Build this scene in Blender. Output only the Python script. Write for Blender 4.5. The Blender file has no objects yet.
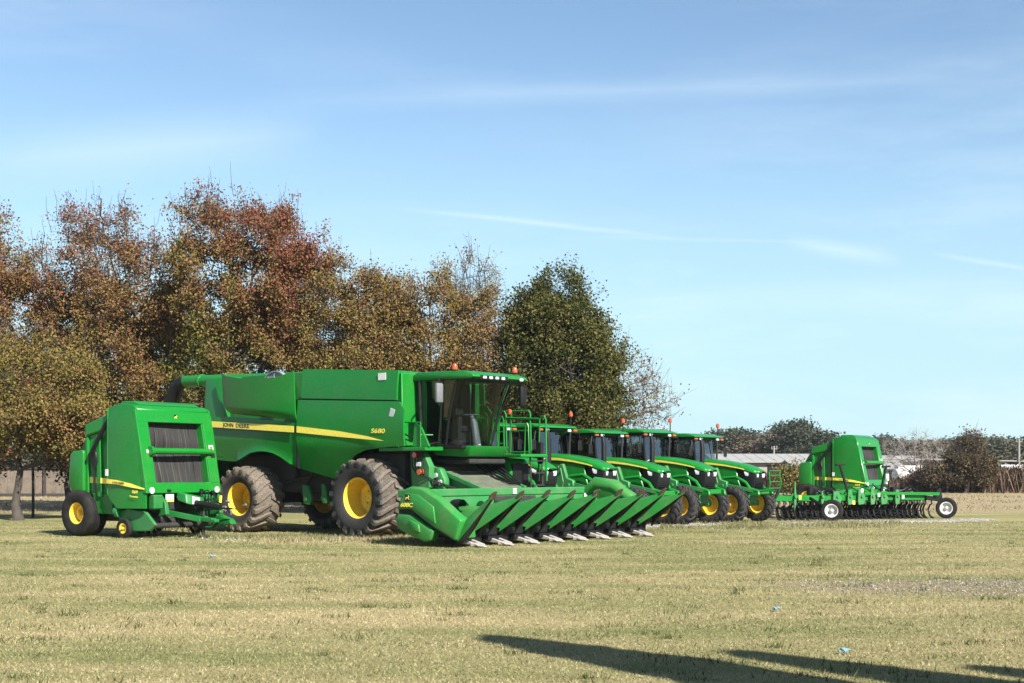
import bpy, bmesh, math, random
import numpy as np
from mathutils import Vector, Matrix, Euler

RND = random.Random(11)
NR = np.random.default_rng(5)
R = math.radians
scene = bpy.context.scene
COL = scene.collection

# ------------------------------------------------------------------ materials
K = .62   # overall reflectance level of the place against white paint
def kk(c, k=K):
    return tuple(v * k for v in c)

def nodes_of(name):
    m = bpy.data.materials.new(name)
    m.use_nodes = True
    nt = m.node_tree
    return m, nt, nt.nodes['Principled BSDF']

def N(nt, t, **kw):
    n = nt.nodes.new(t)
    for k, v in kw.items():
        setattr(n, k, v)
    return n

def noise(nt, scale, detail=4.0, rough=0.55, coord='Object', vec=None):
    tc = N(nt, 'ShaderNodeTexCoord')
    n = N(nt, 'ShaderNodeTexNoise')
    n.inputs['Scale'].default_value = scale
    n.inputs['Detail'].default_value = detail
    n.inputs['Roughness'].default_value = rough
    nt.links.new(vec if vec is not None else tc.outputs[coord], n.inputs['Vector'])
    return n

def ramp(nt, src, stops):
    r = N(nt, 'ShaderNodeValToRGB')
    e = r.color_ramp.elements
    while len(e) > 1:
        e.remove(e[-1])
    e[0].position, e[0].color = stops[0][0], (*stops[0][1], 1)
    for p, c in stops[1:]:
        x = e.new(p)
        x.color = (*c, 1)
    nt.links.new(src, r.inputs['Fac'])
    return r

def mixc(nt, fac, a, b, blend='MIX'):
    m = N(nt, 'ShaderNodeMix', data_type='RGBA', blend_type=blend)
    for v, s in ((fac, m.inputs[0]), (a, m.inputs[6]), (b, m.inputs[7])):
        if isinstance(v, (int, float)):
            s.default_value = v
        elif isinstance(v, tuple):
            s.default_value = (*v, 1)
        else:
            nt.links.new(v, s)
    return m.outputs[2]

def math_(nt, op, a, b=None, c=None, clamp=False):
    m = N(nt, 'ShaderNodeMath', operation=op, use_clamp=clamp)
    for i, v in enumerate((a, b, c)):
        if v is None:
            continue
        if isinstance(v, (int, float)):
            m.inputs[i].default_value = v
        else:
            nt.links.new(v, m.inputs[i])
    return m.outputs[0]

def surf(name, col, rough=.5, metal=0., coat=0., dirt=None, dirt_amt=.4, scale=3., bump=0., bump_scale=60., spec=.5):
    """painted or plain surface; dirt = colour of dust patches with a shape of their own"""
    kf = .8 if min(col) > .5 else (.92 if name.startswith('yellow') else K)
    col = kk(col, kf)
    if dirt:
        dirt = kk(dirt)
    m, nt, p = nodes_of(name)
    p.inputs['Roughness'].default_value = rough
    p.inputs['Metallic'].default_value = metal
    p.inputs['Coat Weight'].default_value = coat
    p.inputs['Coat Roughness'].default_value = .12
    p.inputs['Specular IOR Level'].default_value = spec
    n1 = noise(nt, scale, 6, .65)
    n2 = noise(nt, scale * 7, 4, .6)
    var = ramp(nt, n2.outputs['Fac'], [(.3, tuple(c * .86 for c in col)), (.7, tuple(min(1, c * 1.1) for c in col))])
    out = var.outputs['Color']
    if dirt:
        msk = ramp(nt, n1.outputs['Fac'], [(.45, (0, 0, 0)), (.75, (dirt_amt,) * 3)])
        out = mixc(nt, msk.outputs['Color'], out, dirt)
        rr = math_(nt, 'MULTIPLY_ADD', msk.outputs['Color'], .6, rough, clamp=True)
        nt.links.new(rr, p.inputs['Roughness'])
    nt.links.new(out, p.inputs['Base Color'])
    if bump:
        b = N(nt, 'ShaderNodeBump')
        b.inputs['Strength'].default_value = bump
        b.inputs['Distance'].default_value = .02
        n3 = noise(nt, bump_scale, 5)
        nt.links.new(n3.outputs['Fac'], b.inputs['Height'])
        nt.links.new(b.outputs['Normal'], p.inputs['Normal'])
    return m

DUST = (.30, .25, .17)
M = {}
M['green'] = surf('green paint', (.006, .252, .024), .34, coat=.20, spec=.35, dirt=DUST, dirt_amt=.09, scale=2.2, bump=.05, bump_scale=2.2)
M['green_shield'] = surf('green plastic shield', (.034, .305, .048), .42, coat=.10, spec=.35, dirt=DUST, dirt_amt=.30, scale=2.1, bump=.04, bump_scale=3.)
M['green_work'] = surf('green paint with field dust', (.030, .265, .060), .5, dirt=DUST, dirt_amt=.28, scale=2.2)
M['green_frame'] = surf('green paint on frame steel', (.012, .22, .040), .45, dirt=DUST, dirt_amt=.12, scale=3)
M['yellow'] = surf('yellow wheel paint', (.90, .60, .045), .4, coat=.2, dirt=(.35, .25, .1), dirt_amt=.45, scale=3)
M['yellow_decal'] = surf('yellow decal', (.92, .74, .10), .4)
M['black_decal'] = surf('black decal', (.012, .012, .012), .4)
M['white_decal'] = surf('white decal', (.75, .75, .72), .45)
M['rubber'] = surf('black rubber', (.015, .0145, .014), .75, spec=.25, dirt=(.10, .085, .065), dirt_amt=.4, scale=4, bump=.15)
M['rubber_dusty'] = surf('mud dusted rubber', (.060, .054, .046), .85, dirt=(.27, .215, .15), dirt_amt=.85, scale=3.2, bump=.3, bump_scale=40)
def tread_rubber(name, R_in):
    """dark sidewall, dry mud caked on the tread beyond the radius R_in"""
    m, nt, p = nodes_of(name)
    tc = N(nt, 'ShaderNodeTexCoord')
    sp = N(nt, 'ShaderNodeSeparateXYZ')
    nt.links.new(tc.outputs['Object'], sp.inputs[0])
    r2 = math_(nt, 'ADD', math_(nt, 'MULTIPLY', sp.outputs['X'], sp.outputs['X']), math_(nt, 'MULTIPLY', sp.outputs['Z'], sp.outputs['Z']))
    rr = math_(nt, 'SQRT', r2)
    n1 = noise(nt, 5., 6, .7)
    n2 = noise(nt, 26., 5, .65)
    v = math_(nt, 'ADD', math_(nt, 'MULTIPLY', math_(nt, 'SUBTRACT', rr, R_in), 9.), math_(nt, 'MULTIPLY_ADD', n1.outputs['Fac'], 2.4, -.95))
    k = math_(nt, 'MULTIPLY', math_(nt, 'ADD', v, 0., clamp=True), .88)
    mud = ramp(nt, n2.outputs['Fac'], [(p_, kk(c_)) for p_, c_ in [(.3, (.085, .068, .050)), (.5, (.20, .16, .12)), (.72, (.33, .27, .205))]])
    rub = ramp(nt, n2.outputs['Fac'], [(p_, kk(c_)) for p_, c_ in [(.3, (.018, .0175, .0175)), (.62, (.036, .034, .033)), (.8, (.10, .088, .075))]])
    nt.links.new(mixc(nt, k, rub.outputs['Color'], mud.outputs['Color']), p.inputs['Base Color'])
    p.inputs['Roughness'].default_value = .85
    b = N(nt, 'ShaderNodeBump')
    b.inputs['Strength'].default_value = .4
    b.inputs['Distance'].default_value = .02
    nt.links.new(n2.outputs['Fac'], b.inputs['Height'])
    nt.links.new(b.outputs['Normal'], p.inputs['Normal'])
    return m
M['rubber_front'] = tread_rubber('front tyre with mud on the tread', .86)
M['rubber_rear'] = tread_rubber('rear tyre caked with dry mud', .60)
M['rubber_tractor'] = tread_rubber('tractor tyre with a little dust', .62)
M['plastic'] = surf('black plastic', (.012, .012, .013), .5, spec=.25)
M['dark'] = surf('dark grimy steel', (.022, .021, .020), .7, dirt=(.09, .075, .055), dirt_amt=.5, scale=4)
M['steel'] = surf('worn grey steel', (.42, .40, .37), .45, metal=.5, dirt=(.25, .20, .15), dirt_amt=.5, scale=6)
M['pale_steel'] = surf('bright worn steel', (.49, .46, .42), .6, metal=.1, dirt=(.30, .24, .18), dirt_amt=.45, scale=7)
M['mirror_grey'] = surf('dull grey mirror shell', (.20, .21, .22), .5)
M['grey'] = surf('grey plastic', (.33, .34, .35), .5)
M['pole_grey'] = surf('old grey pole', (.34, .32, .29), .8)
M['pale_grey'] = surf('pale grey trim', (.55, .56, .56), .4)
M['fabric'] = surf('dark seat fabric', (.035, .036, .04), .9)
M['white_paint'] = surf('white paint', (.76, .75, .72), .4, dirt=(.4, .36, .3), dirt_amt=.35, scale=5)
M['rust'] = surf('rusty worn tip', (.11, .055, .032), .75, dirt=(.03, .025, .02), dirt_amt=.6, scale=9)
M['plate'] = surf('dusty steel plate', (.17, .19, .13), .6, dirt=(.06, .06, .045), dirt_amt=.7, scale=4)
M['wood'] = surf('weathered boards', (.24, .19, .145), .9, dirt=(.10, .08, .065), dirt_amt=.8, scale=2.2, bump=.2)
M['wood_dark'] = surf('dark old rail', (.055, .045, .038), .9)
M['metal_roof'] = surf('pale metal roofing', (.46, .45, .42), .55, dirt=(.30, .27, .23), dirt_amt=.6, scale=.5)
M['shed_wall'] = surf('tan shed wall', (.42, .37, .30), .8, dirt=(.25, .21, .17), dirt_amt=.5, scale=.6)
M['red_paint'] = surf('red paint', (.45, .03, .02), .4)
M['paper_blue'] = surf('blue paper scrap', (.30, .62, .80), .7)
M['bark'] = surf('grey brown bark', (.10, .08, .065), .95, dirt=(.045, .038, .03), dirt_amt=.8, scale=5, bump=.5, bump_scale=18)
M['bark_pale'] = surf('pale bare twigs', (.42, .37, .33), .95, dirt=(.14, .11, .09), dirt_amt=.6, scale=4)
M['twig_far'] = surf('far grey twigs', (.25, .22, .19), .95)

def belt_mat():
    m, nt, p = nodes_of('worn rubber belt')
    tc = N(nt, 'ShaderNodeTexCoord')
    mp = N(nt, 'ShaderNodeMapping')
    mp.inputs['Scale'].default_value = (1, 46, .35)
    nt.links.new(tc.outputs['Object'], mp.inputs['Vector'])
    n = noise(nt, 1.0, 5, .6, vec=mp.outputs['Vector'])
    r = ramp(nt, n.outputs['Fac'], [(p_, kk(c_)) for p_, c_ in [(.35, (.012, .011, .011)), (.58, (.030, .026, .024)), (.68, (.20, .17, .145))]])
    nt.links.new(r.outputs['Color'], p.inputs['Base Color'])
    p.inputs['Roughness'].default_value = .7
    return m
M['belt'] = belt_mat()

def lens(name, col, rough=.15):
    m, nt, p = nodes_of(name)
    n = noise(nt, 30)
    col = kk(col, .72)
    r = ramp(nt, n.outputs['Fac'], [(.3, tuple(c * .8 for c in col)), (.7, col)])
    nt.links.new(r.outputs['Color'], p.inputs['Base Color'])
    p.inputs['Roughness'].default_value = rough
    p.inputs['Coat Weight'].default_value = .8
    return m
M['amber'] = lens('amber lens', (.62, .10, .018))
M['red_lens'] = lens('red lens', (.7, .03, .02))
M['lamp'] = lens('clear lamp glass', (.78, .80, .82))

def glass_mat(name, tint, refl=.9, ior=1.5):
    m, nt, p = nodes_of(name)
    nt.nodes.remove(p)
    out = nt.nodes['Material Output']
    tr = N(nt, 'ShaderNodeBsdfTransparent')
    gl = N(nt, 'ShaderNodeBsdfGlossy')
    gl.inputs['Roughness'].default_value = .03
    gl.inputs['Color'].default_value = (refl, refl, refl, 1)
    n = noise(nt, 3.0)
    r = ramp(nt, n.outputs['Fac'], [(.3, tuple(c * .9 for c in tint)), (.7, tint)])
    nt.links.new(r.outputs['Color'], tr.inputs['Color'])
    lw = N(nt, 'ShaderNodeLayerWeight')
    lw.inputs['Blend'].default_value = .5
    f0 = ((ior - 1) / (ior + 1)) ** 2 * 1.8
    frs = math_(nt, 'MULTIPLY_ADD', math_(nt, 'POWER', lw.outputs['Facing'], 4.5), .9 - f0, f0)
    mx = N(nt, 'ShaderNodeMixShader')
    nt.links.new(frs, mx.inputs[0])
    nt.links.new(tr.outputs[0], mx.inputs[1])
    nt.links.new(gl.outputs[0], mx.inputs[2])
    nt.links.new(mx.outputs[0], out.inputs['Surface'])
    return m
M['glass'] = glass_mat('tinted cab glass', (.46, .52, .53), ior=1.3)
M['glass_side'] = glass_mat('dark tinted side glass', (.30, .38, .46), ior=1.6)
M['glass_blue'] = glass_mat('sky reflecting cab glass', (.50, .58, .62), ior=1.9)

def leaf_mat(name, stops, trans=.16):
    m, nt, p = nodes_of(name)
    out = nt.nodes['Material Output']
    a = N(nt, 'ShaderNodeAttribute', attribute_name='tint')
    r = ramp(nt, a.outputs['Fac'], [(p_, kk(c_)) for p_, c_ in stops])
    nt.links.new(r.outputs['Color'], p.inputs['Base Color'])
    p.inputs['Roughness'].default_value = .6
    p.inputs['Specular IOR Level'].default_value = .12
    t = N(nt, 'ShaderNodeBsdfTranslucent')
    nt.links.new(r.outputs['Color'], t.inputs['Color'])
    mx = N(nt, 'ShaderNodeMixShader')
    mx.inputs[0].default_value = trans
    nt.links.new(p.outputs[0], mx.inputs[1])
    nt.links.new(t.outputs[0], mx.inputs[2])
    nt.links.new(mx.outputs[0], out.inputs['Surface'])
    return m
# tint: 0 dark green .. .25 olive .. .5 tan brown .. .75 russet .. 1 red
AUT = [(0., (.065, .095, .016)), (.18, (.19, .185, .034)), (.38, (.31, .215, .065)), (.55, (.26, .150, .062)),
       (.75, (.22, .092, .052)), (1., (.32, .072, .045))]
M['leaf'] = leaf_mat('autumn leaves', AUT)
M['leaf_green'] = leaf_mat('dark green leaves', [(0., (.030, .043, .010)), (.45, (.10, .108, .026)), (.8, (.20, .18, .05)), (1., (.26, .19, .07))], .2)
M['leaf_far_hazed'] = leaf_mat('far tree leaves tinted for haze', [(0., (.055, .075, .048)), (.5, (.12, .125, .082)), (1., (.20, .155, .110))], .2)  # distance haze is mixed into these paler, greyed leaf colours
M['weed'] = leaf_mat('dry weeds', [(0., (.10, .065, .048)), (.5, (.24, .155, .11)), (1., (.36, .27, .17))], .25)
M['leaf_dusty'] = leaf_mat('dull olive brown leaves', [(0., (.040, .040, .020)), (.5, (.13, .095, .050)), (1., (.24, .165, .09))], .2)

def ground_mat():
    m, nt, p = nodes_of('lawn and field soil')
    tc = N(nt, 'ShaderNodeTexCoord')
    pos = tc.outputs['Object']
    sep = N(nt, 'ShaderNodeSeparateXYZ')
    nt.links.new(pos, sep.inputs[0])
    fine = noise(nt, 34., 8, .8, vec=pos)
    coarse = noise(nt, 1.7, 7, .7, vec=pos)
    mp = N(nt, 'ShaderNodeMapping')
    mp.inputs['Scale'].default_value = (.28, 1., 1.)
    nt.links.new(pos, mp.inputs['Vector'])
    patch = noise(nt, .55, 6, .62, vec=mp.outputs['Vector'])
    big = noise(nt, .12, 3, .5, vec=mp.outputs['Vector'])
    straw = ramp(nt, fine.outputs['Fac'], [(p_, kk(c_)) for p_, c_ in [(.3, (.27, .21, .095)), (.5, (.51, .415, .20)), (.72, (.65, .56, .32))]])
    olive = ramp(nt, fine.outputs['Fac'], [(p_, kk(c_)) for p_, c_ in [(.3, (.13, .145, .048)), (.5, (.26, .27, .095)), (.72, (.41, .40, .17))]])
    pm = ramp(nt, patch.outputs['Fac'], [(.38, (0, 0, 0)), (.68, (1, 1, 1))])
    # greener growth in a belt near the machines
    band = N(nt, 'ShaderNodeMapRange', interpolation_type='SMOOTHSTEP')
    band.inputs['From Min'].default_value = 16.
    band.inputs['From Max'].default_value = 27.
    nt.links.new(sep.outputs['Y'], band.inputs['Value'])
    pf = math_(nt, 'MULTIPLY_ADD', band.outputs['Result'], .22, pm.outputs['Color'], clamp=True)
    lawn = mixc(nt, pf, straw.outputs['Color'], olive.outputs['Color'])
    wob = math_(nt, 'MULTIPLY_ADD', big.outputs['Fac'], 9., -4.5)
    yy = math_(nt, 'ADD', sep.outputs['Y'], wob)
    soil = ramp(nt, fine.outputs['Fac'], [(p_, kk(c_)) for p_, c_ in [(.3, (.28, .205, .115)), (.5, (.45, .345, .20)), (.7, (.56, .45, .28))]])
    far = N(nt, 'ShaderNodeMapRange', interpolation_type='SMOOTHSTEP')
    far.inputs['From Min'].default_value = 50.
    far.inputs['From Max'].default_value = 56.
    nt.links.new(yy, far.inputs['Value'])
    cm = ramp(nt, coarse.outputs['Fac'], [(.40, (0, 0, 0)), (.75, (.4, .4, .4))])
    soil2 = mixc(nt, cm.outputs['Color'], soil.outputs['Color'], olive.outputs['Color'])
    col = mixc(nt, far.outputs['Result'], lawn, soil2)
    # bare gritty patch on the right
    def blob(cx, cy, rx, ry):
        dx = math_(nt, 'DIVIDE', math_(nt, 'SUBTRACT', sep.outputs['X'], cx), rx)
        dy = math_(nt, 'DIVIDE', math_(nt, 'SUBTRACT', sep.outputs['Y'], cy), ry)
        r2 = math_(nt, 'ADD', math_(nt, 'MULTIPLY', dx, dx), math_(nt, 'MULTIPLY', dy, dy))
        return math_(nt, 'SUBTRACT', 1.25, math_(nt, 'ADD', r2, math_(nt, 'MULTIPLY_ADD', patch.outputs['Fac'], 2.2, -1.1)), clamp=True)
    grit = ramp(nt, fine.outputs['Fac'], [(p_, kk(c_)) for p_, c_ in [(.35, (.18, .135, .085)), (.52, (.34, .275, .19)), (.68, (.52, .47, .40))]])
    b = math_(nt, 'MULTIPLY', blob(6.9, 19.7, 3.3, 1.7), .95)
    col = mixc(nt, b, col, grit.outputs['Color'])
    nt.links.new(col, p.inputs['Base Color'])
    p.inputs['Roughness'].default_value = .95
    p.inputs['Specular IOR Level'].default_value = .15
    bp = N(nt, 'ShaderNodeBump')
    bp.inputs['Strength'].default_value = .7
    bp.inputs['Distance'].default_value = .05
    nt.links.new(fine.outputs['Fac'], bp.inputs['Height'])
    nt.links.new(bp.outputs['Normal'], p.inputs['Normal'])
    return m
M['ground'] = ground_mat()

def grass_mat():
    m, nt, p = nodes_of('dormant grass blades')
    out = nt.nodes['Material Output']
    tc = N(nt, 'ShaderNodeTexCoord')
    mp = N(nt, 'ShaderNodeMapping')
    mp.inputs['Scale'].default_value = (.28, 1., 1.)
    nt.links.new(tc.outputs['Object'], mp.inputs['Vector'])
    patch = noise(nt, .55, 6, .62, vec=mp.outputs['Vector'])
    pm = ramp(nt, patch.outputs['Fac'], [(.38, (0, 0, 0)), (.68, (1, 1, 1))])
    sy = N(nt, 'ShaderNodeSeparateXYZ')
    nt.links.new(tc.outputs['Object'], sy.inputs[0])
    band = N(nt, 'ShaderNodeMapRange', interpolation_type='SMOOTHSTEP')
    band.inputs['From Min'].default_value = 16.
    band.inputs['From Max'].default_value = 27.
    nt.links.new(sy.outputs['Y'], band.inputs['Value'])
    pf = math_(nt, 'MULTIPLY_ADD', band.outputs['Result'], .22, pm.outputs['Color'], clamp=True)
    a = N(nt, 'ShaderNodeAttribute', attribute_name='tint')
    straw = ramp(nt, a.outputs['Fac'], [(p_, kk(c_)) for p_, c_ in [(0., (.33, .26, .125)), (.5, (.60, .49, .25)), (1., (.77, .66, .41))]])
    olive = ramp(nt, a.outputs['Fac'], [(p_, kk(c_)) for p_, c_ in [(0., (.13, .16, .050)), (.5, (.285, .295, .105)), (1., (.52, .48, .22))]])
    c = mixc(nt, pf, straw.outputs['Color'], olive.outputs['Color'])
    nt.links.new(c, p.inputs['Base Color'])
    p.inputs['Roughness'].default_value = .7
    t = N(nt, 'ShaderNodeBsdfTranslucent')
    nt.links.new(c, t.inputs['Color'])
    mx = N(nt, 'ShaderNodeMixShader')
    mx.inputs[0].default_value = .3
    nt.links.new(p.outputs[0], mx.inputs[1])
    nt.links.new(t.outputs[0], mx.inputs[2])
    nt.links.new(mx.outputs[0], out.inputs['Surface'])
    return m
M['grass'] = grass_mat()
M['stone'] = leaf_mat('pale crushed stone', [(0., (.22, .195, .16)), (1., (.56, .53, .48))], 0.)
M['tuft'] = leaf_mat('green weeds', [(0., (.055, .085, .022)), (.6, (.13, .16, .05)), (1., (.30, .27, .12))], .25)
M['bark_dark'] = surf('grey brown twigs', (.19, .15, .12), .95)
M['straw'] = leaf_mat('dry straw', [(0., (.28, .22, .12)), (1., (.6, .52, .36))], .2)

# ------------------------------------------------------------------ mesh helpers
class MB:
    def __init__(self):
        self.bm = bmesh.new()

    def _take(self, b, bev=0., seg=1, ang=30):
        bmesh.ops.recalc_face_normals(b, faces=b.faces[:])
        if bev > 0:
            es = [e for e in b.edges if len(e.link_faces) == 2 and e.calc_face_angle(0) > R(ang)]
            if es:
                bmesh.ops.bevel(b, geom=es, offset=bev, segments=seg, profile=.5, affect='EDGES', clamp_overlap=True)
        me = bpy.data.meshes.new('tmp')
        b.to_mesh(me)
        b.free()
        self.bm.from_mesh(me)
        bpy.data.meshes.remove(me)
        return self

    def box(self, c, s, bev=.012, rot=None, seg=1):
        b = bmesh.new()
        bmesh.ops.create_cube(b, size=1)
        mat = Matrix.Translation(c) @ (Euler(rot).to_matrix().to_4x4() if rot else Matrix()) @ Matrix.Diagonal((*s, 1))
        bmesh.ops.transform(b, matrix=mat, verts=b.verts[:])
        return self._take(b, bev, seg)

    def prism(self, pts, lo, hi, plane='xz', bev=.012, seg=1):
        b = bmesh.new()
        def P(u, v, w):
            return {'xz': (u, w, v), 'xy': (u, v, w), 'yz': (w, u, v)}[plane]
        A = [b.verts.new(P(u, v, lo)) for u, v in pts]
        B = [b.verts.new(P(u, v, hi)) for u, v in pts]
        b.faces.new(A)
        b.faces.new(B[::-1])
        n = len(pts)
        for i in range(n):
            b.faces.new((A[i], B[i], B[(i + 1) % n], A[(i + 1) % n]))
        return self._take(b, bev, seg)

    def hull8(self, p, bev=.012, seg=1):
        """eight corners: bottom four round, top four round"""
        b = bmesh.new()
        v = [b.verts.new(q) for q in p]
        for f in ((0, 1, 2, 3), (4, 5, 6, 7), (0, 1, 5, 4), (1, 2, 6, 5), (2, 3, 7, 6), (3, 0, 4, 7)):
            b.faces.new([v[i] for i in f])
        return self._take(b, bev, seg)

    def bar(self, a, c, w, h, bev=.008):
        a, c = Vector(a), Vector(c)
        d = (c - a)
        L = d.length
        q = d.to_track_quat('X', 'Z')
        b = bmesh.new()
        bmesh.ops.create_cube(b, size=1)
        mat = Matrix.Translation((a + c) / 2) @ q.to_matrix().to_4x4() @ Matrix.Diagonal((L, w, h, 1))
        bmesh.ops.transform(b, matrix=mat, verts=b.verts[:])
        return self._take(b, bev)

    def tube(self, pts, r, n=8, cap=True):
        pts = [Vector(p) for p in pts]
        rs = r if isinstance(r, (list, tuple)) else [r] * len(pts)
        b = bmesh.new()
        rings = []
        up = Vector((0, 0, 1))
        prev = None
        for i, p in enumerate(pts):
            d = (pts[min(i + 1, len(pts) - 1)] - pts[max(i - 1, 0)]).normalized()
            if prev is None:
                a = d.orthogonal().normalized()
            else:
                a = (prev - d * prev.dot(d))
                a = a.normalized() if a.length > 1e-6 else d.orthogonal().normalized()
            prev = a
            c = d.cross(a)
            rings.append([b.verts.new(p + (a * math.cos(2 * math.pi * k / n) + c * math.sin(2 * math.pi * k / n)) * rs[i]) for k in range(n)])
        for i in range(len(rings) - 1):
            for k in range(n):
                b.faces.new((rings[i][k], rings[i][(k + 1) % n], rings[i + 1][(k + 1) % n], rings[i + 1][k]))
        if cap:
            b.faces.new(rings[0][::-1])
            b.faces.new(rings[-1])
        return self._take(b)

    def lathe(self, prof, n=32, c=(0, 0, 0), axis='y', cap=False):
        """prof: (radius, offset along the axis)"""
        b = bmesh.new()
        rings = []
        for r, a in prof:
            ring = []
            for k in range(n):
                t = 2 * math.pi * k / n
                u, v = r * math.cos(t), r * math.sin(t)
                q = {'y': (u, a, v), 'x': (a, u, v), 'z': (u, v, a)}[axis]
                ring.append(b.verts.new((q[0] + c[0], q[1] + c[1], q[2] + c[2])))
            rings.append(ring)
        for i in range(len(rings) - 1):
            for k in range(n):
                b.faces.new((rings[i][k], rings[i][(k + 1) % n], rings[i + 1][(k + 1) % n], rings[i + 1][k]))
        if cap:
            b.faces.new(rings[0])
            b.faces.new(rings[-1])
        return self._take(b)

    def grid(self, f, nu, nv, th=0.):
        """surface f(u, v) -> point, u and v in 0..1, thickened along its normals by th"""
        b = bmesh.new()
        vs = [[b.verts.new(f(i / nu, j / nv)) for j in range(nv + 1)] for i in range(nu + 1)]
        for i in range(nu):
            for j in range(nv):
                try:
                    b.faces.new((vs[i][j], vs[i + 1][j], vs[i + 1][j + 1], vs[i][j + 1]))
                except ValueError:
                    pass
        if th:
            bmesh.ops.recalc_face_normals(b, faces=b.faces[:])
            bmesh.ops.solidify(b, geom=b.faces[:], thickness=th)
        return self._take(b)

    def skin(self, lo, hi, yf, nx=30, nz=10, th=.04):
        """body panel between two (x, z) polylines; yf(x, z, v) gives y, v = 0 at lo .. 1 at hi"""
        x0, x1 = max(lo[0][0], hi[0][0]), min(lo[-1][0], hi[-1][0])
        lx, lz = zip(*lo)
        hx, hz = zip(*hi)
        def f(u, v):
            x = x0 + (x1 - x0) * u
            a, c = float(np.interp(x, lx, lz)), float(np.interp(x, hx, hz))
            z = a + (c - a) * v
            return (x, yf(x, z, v), z)
        return self.grid(f, nx, nz, th)

    def text(self, s, size, origin, facing='right', shear=0., ext=.002, width=None, slope=0.):
        cu = bpy.data.curves.new('t', 'FONT')
        cu.body = s
        cu.size = size
        cu.shear = shear
        cu.extrude = ext
        cu.offset = size * .012
        cu.resolution_u = 3
        ob = bpy.data.objects.new('t', cu)
        COL.objects.link(ob)
        dg = bpy.context.evaluated_depsgraph_get()
        me = bpy.data.meshes.new_from_object(ob.evaluated_get(dg))
        b = bmesh.new()
        b.from_mesh(me)
        bpy.data.objects.remove(ob)
        bpy.data.curves.remove(cu)
        bpy.data.meshes.remove(me)
        if width:
            xs = [v.co.x for v in b.verts]
            k = width / (max(xs) - min(xs))
            for v in b.verts:
                v.co.x *= k
        o = Vector(origin)
        for v in b.verts:
            x, y, z = v.co
            if facing == 'right':
                v.co = o + Vector((x, -z, y + slope * x))
            elif facing == 'front':
                v.co = o + Vector((z, x, y + slope * x))
            else:
                v.co = o + Vector((-x, z, y))
        return self._take(b)

    def shift(self, d):
        bmesh.ops.translate(self.bm, vec=d, verts=self.bm.verts[:])
        return self

    def build(self, name, mat, parent=None, smooth=35, off=None):
        if off:
            self.shift(off)
        me = bpy.data.meshes.new(name)
        self.bm.to_mesh(me)
        self.bm.free()
        for p in me.polygons:
            p.use_smooth = True
        me.set_sharp_from_angle(angle=R(smooth))
        me.materials.append(M[mat])
        o = bpy.data.objects.new(name, me)
        COL.objects.link(o)
        o.parent = parent
        return o

def thing(name, label, cat, loc=(0, 0, 0), rz=0., group=None):
    o = bpy.data.objects.new(name, None)
    COL.objects.link(o)
    o.empty_display_size = .3
    o.location = loc
    o.rotation_euler = (0, 0, rz)
    return tag(o, label, cat, group)

def tag(o, label=None, cat=None, group=None, kind=None):
    for k, v in (('label', label), ('category', cat), ('group', group), ('kind', kind)):
        if v:
            o[k] = v
    return o

def copy_tree(o, parent=None):
    c = o.copy()
    COL.objects.link(c)
    c.parent = parent
    for ch in o.children:
        copy_tree(ch, c)
    return c

def fast_mesh(name, V, F, mat, tint=None):
    """V n x 3, F m x k (k = 3 or 4)"""
    me = bpy.data.meshes.new(name)
    V = np.ascontiguousarray(V, dtype=np.float32)
    F = np.ascontiguousarray(F, dtype=np.int32)
    me.vertices.add(len(V))
    me.vertices.foreach_set('co', V.ravel())
    me.loops.add(F.size)
    me.loops.foreach_set('vertex_index', F.ravel())
    me.polygons.add(len(F))
    me.polygons.foreach_set('loop_start', np.arange(len(F), dtype=np.int32) * F.shape[1])
    me.update(calc_edges=True)
    me.validate()
    if tint is not None:
        a = me.attributes.new('tint', 'FLOAT', 'FACE')
        a.data.foreach_set('value', np.clip(tint, 0, 1).astype(np.float32))
    me.materials.append(M[mat])
    return me

def mesh_obj(name, me, parent=None, loc=(0, 0, 0)):
    o = bpy.data.objects.new(name, me)
    COL.objects.link(o)
    o.parent = parent
    o.location = loc
    return o

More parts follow.
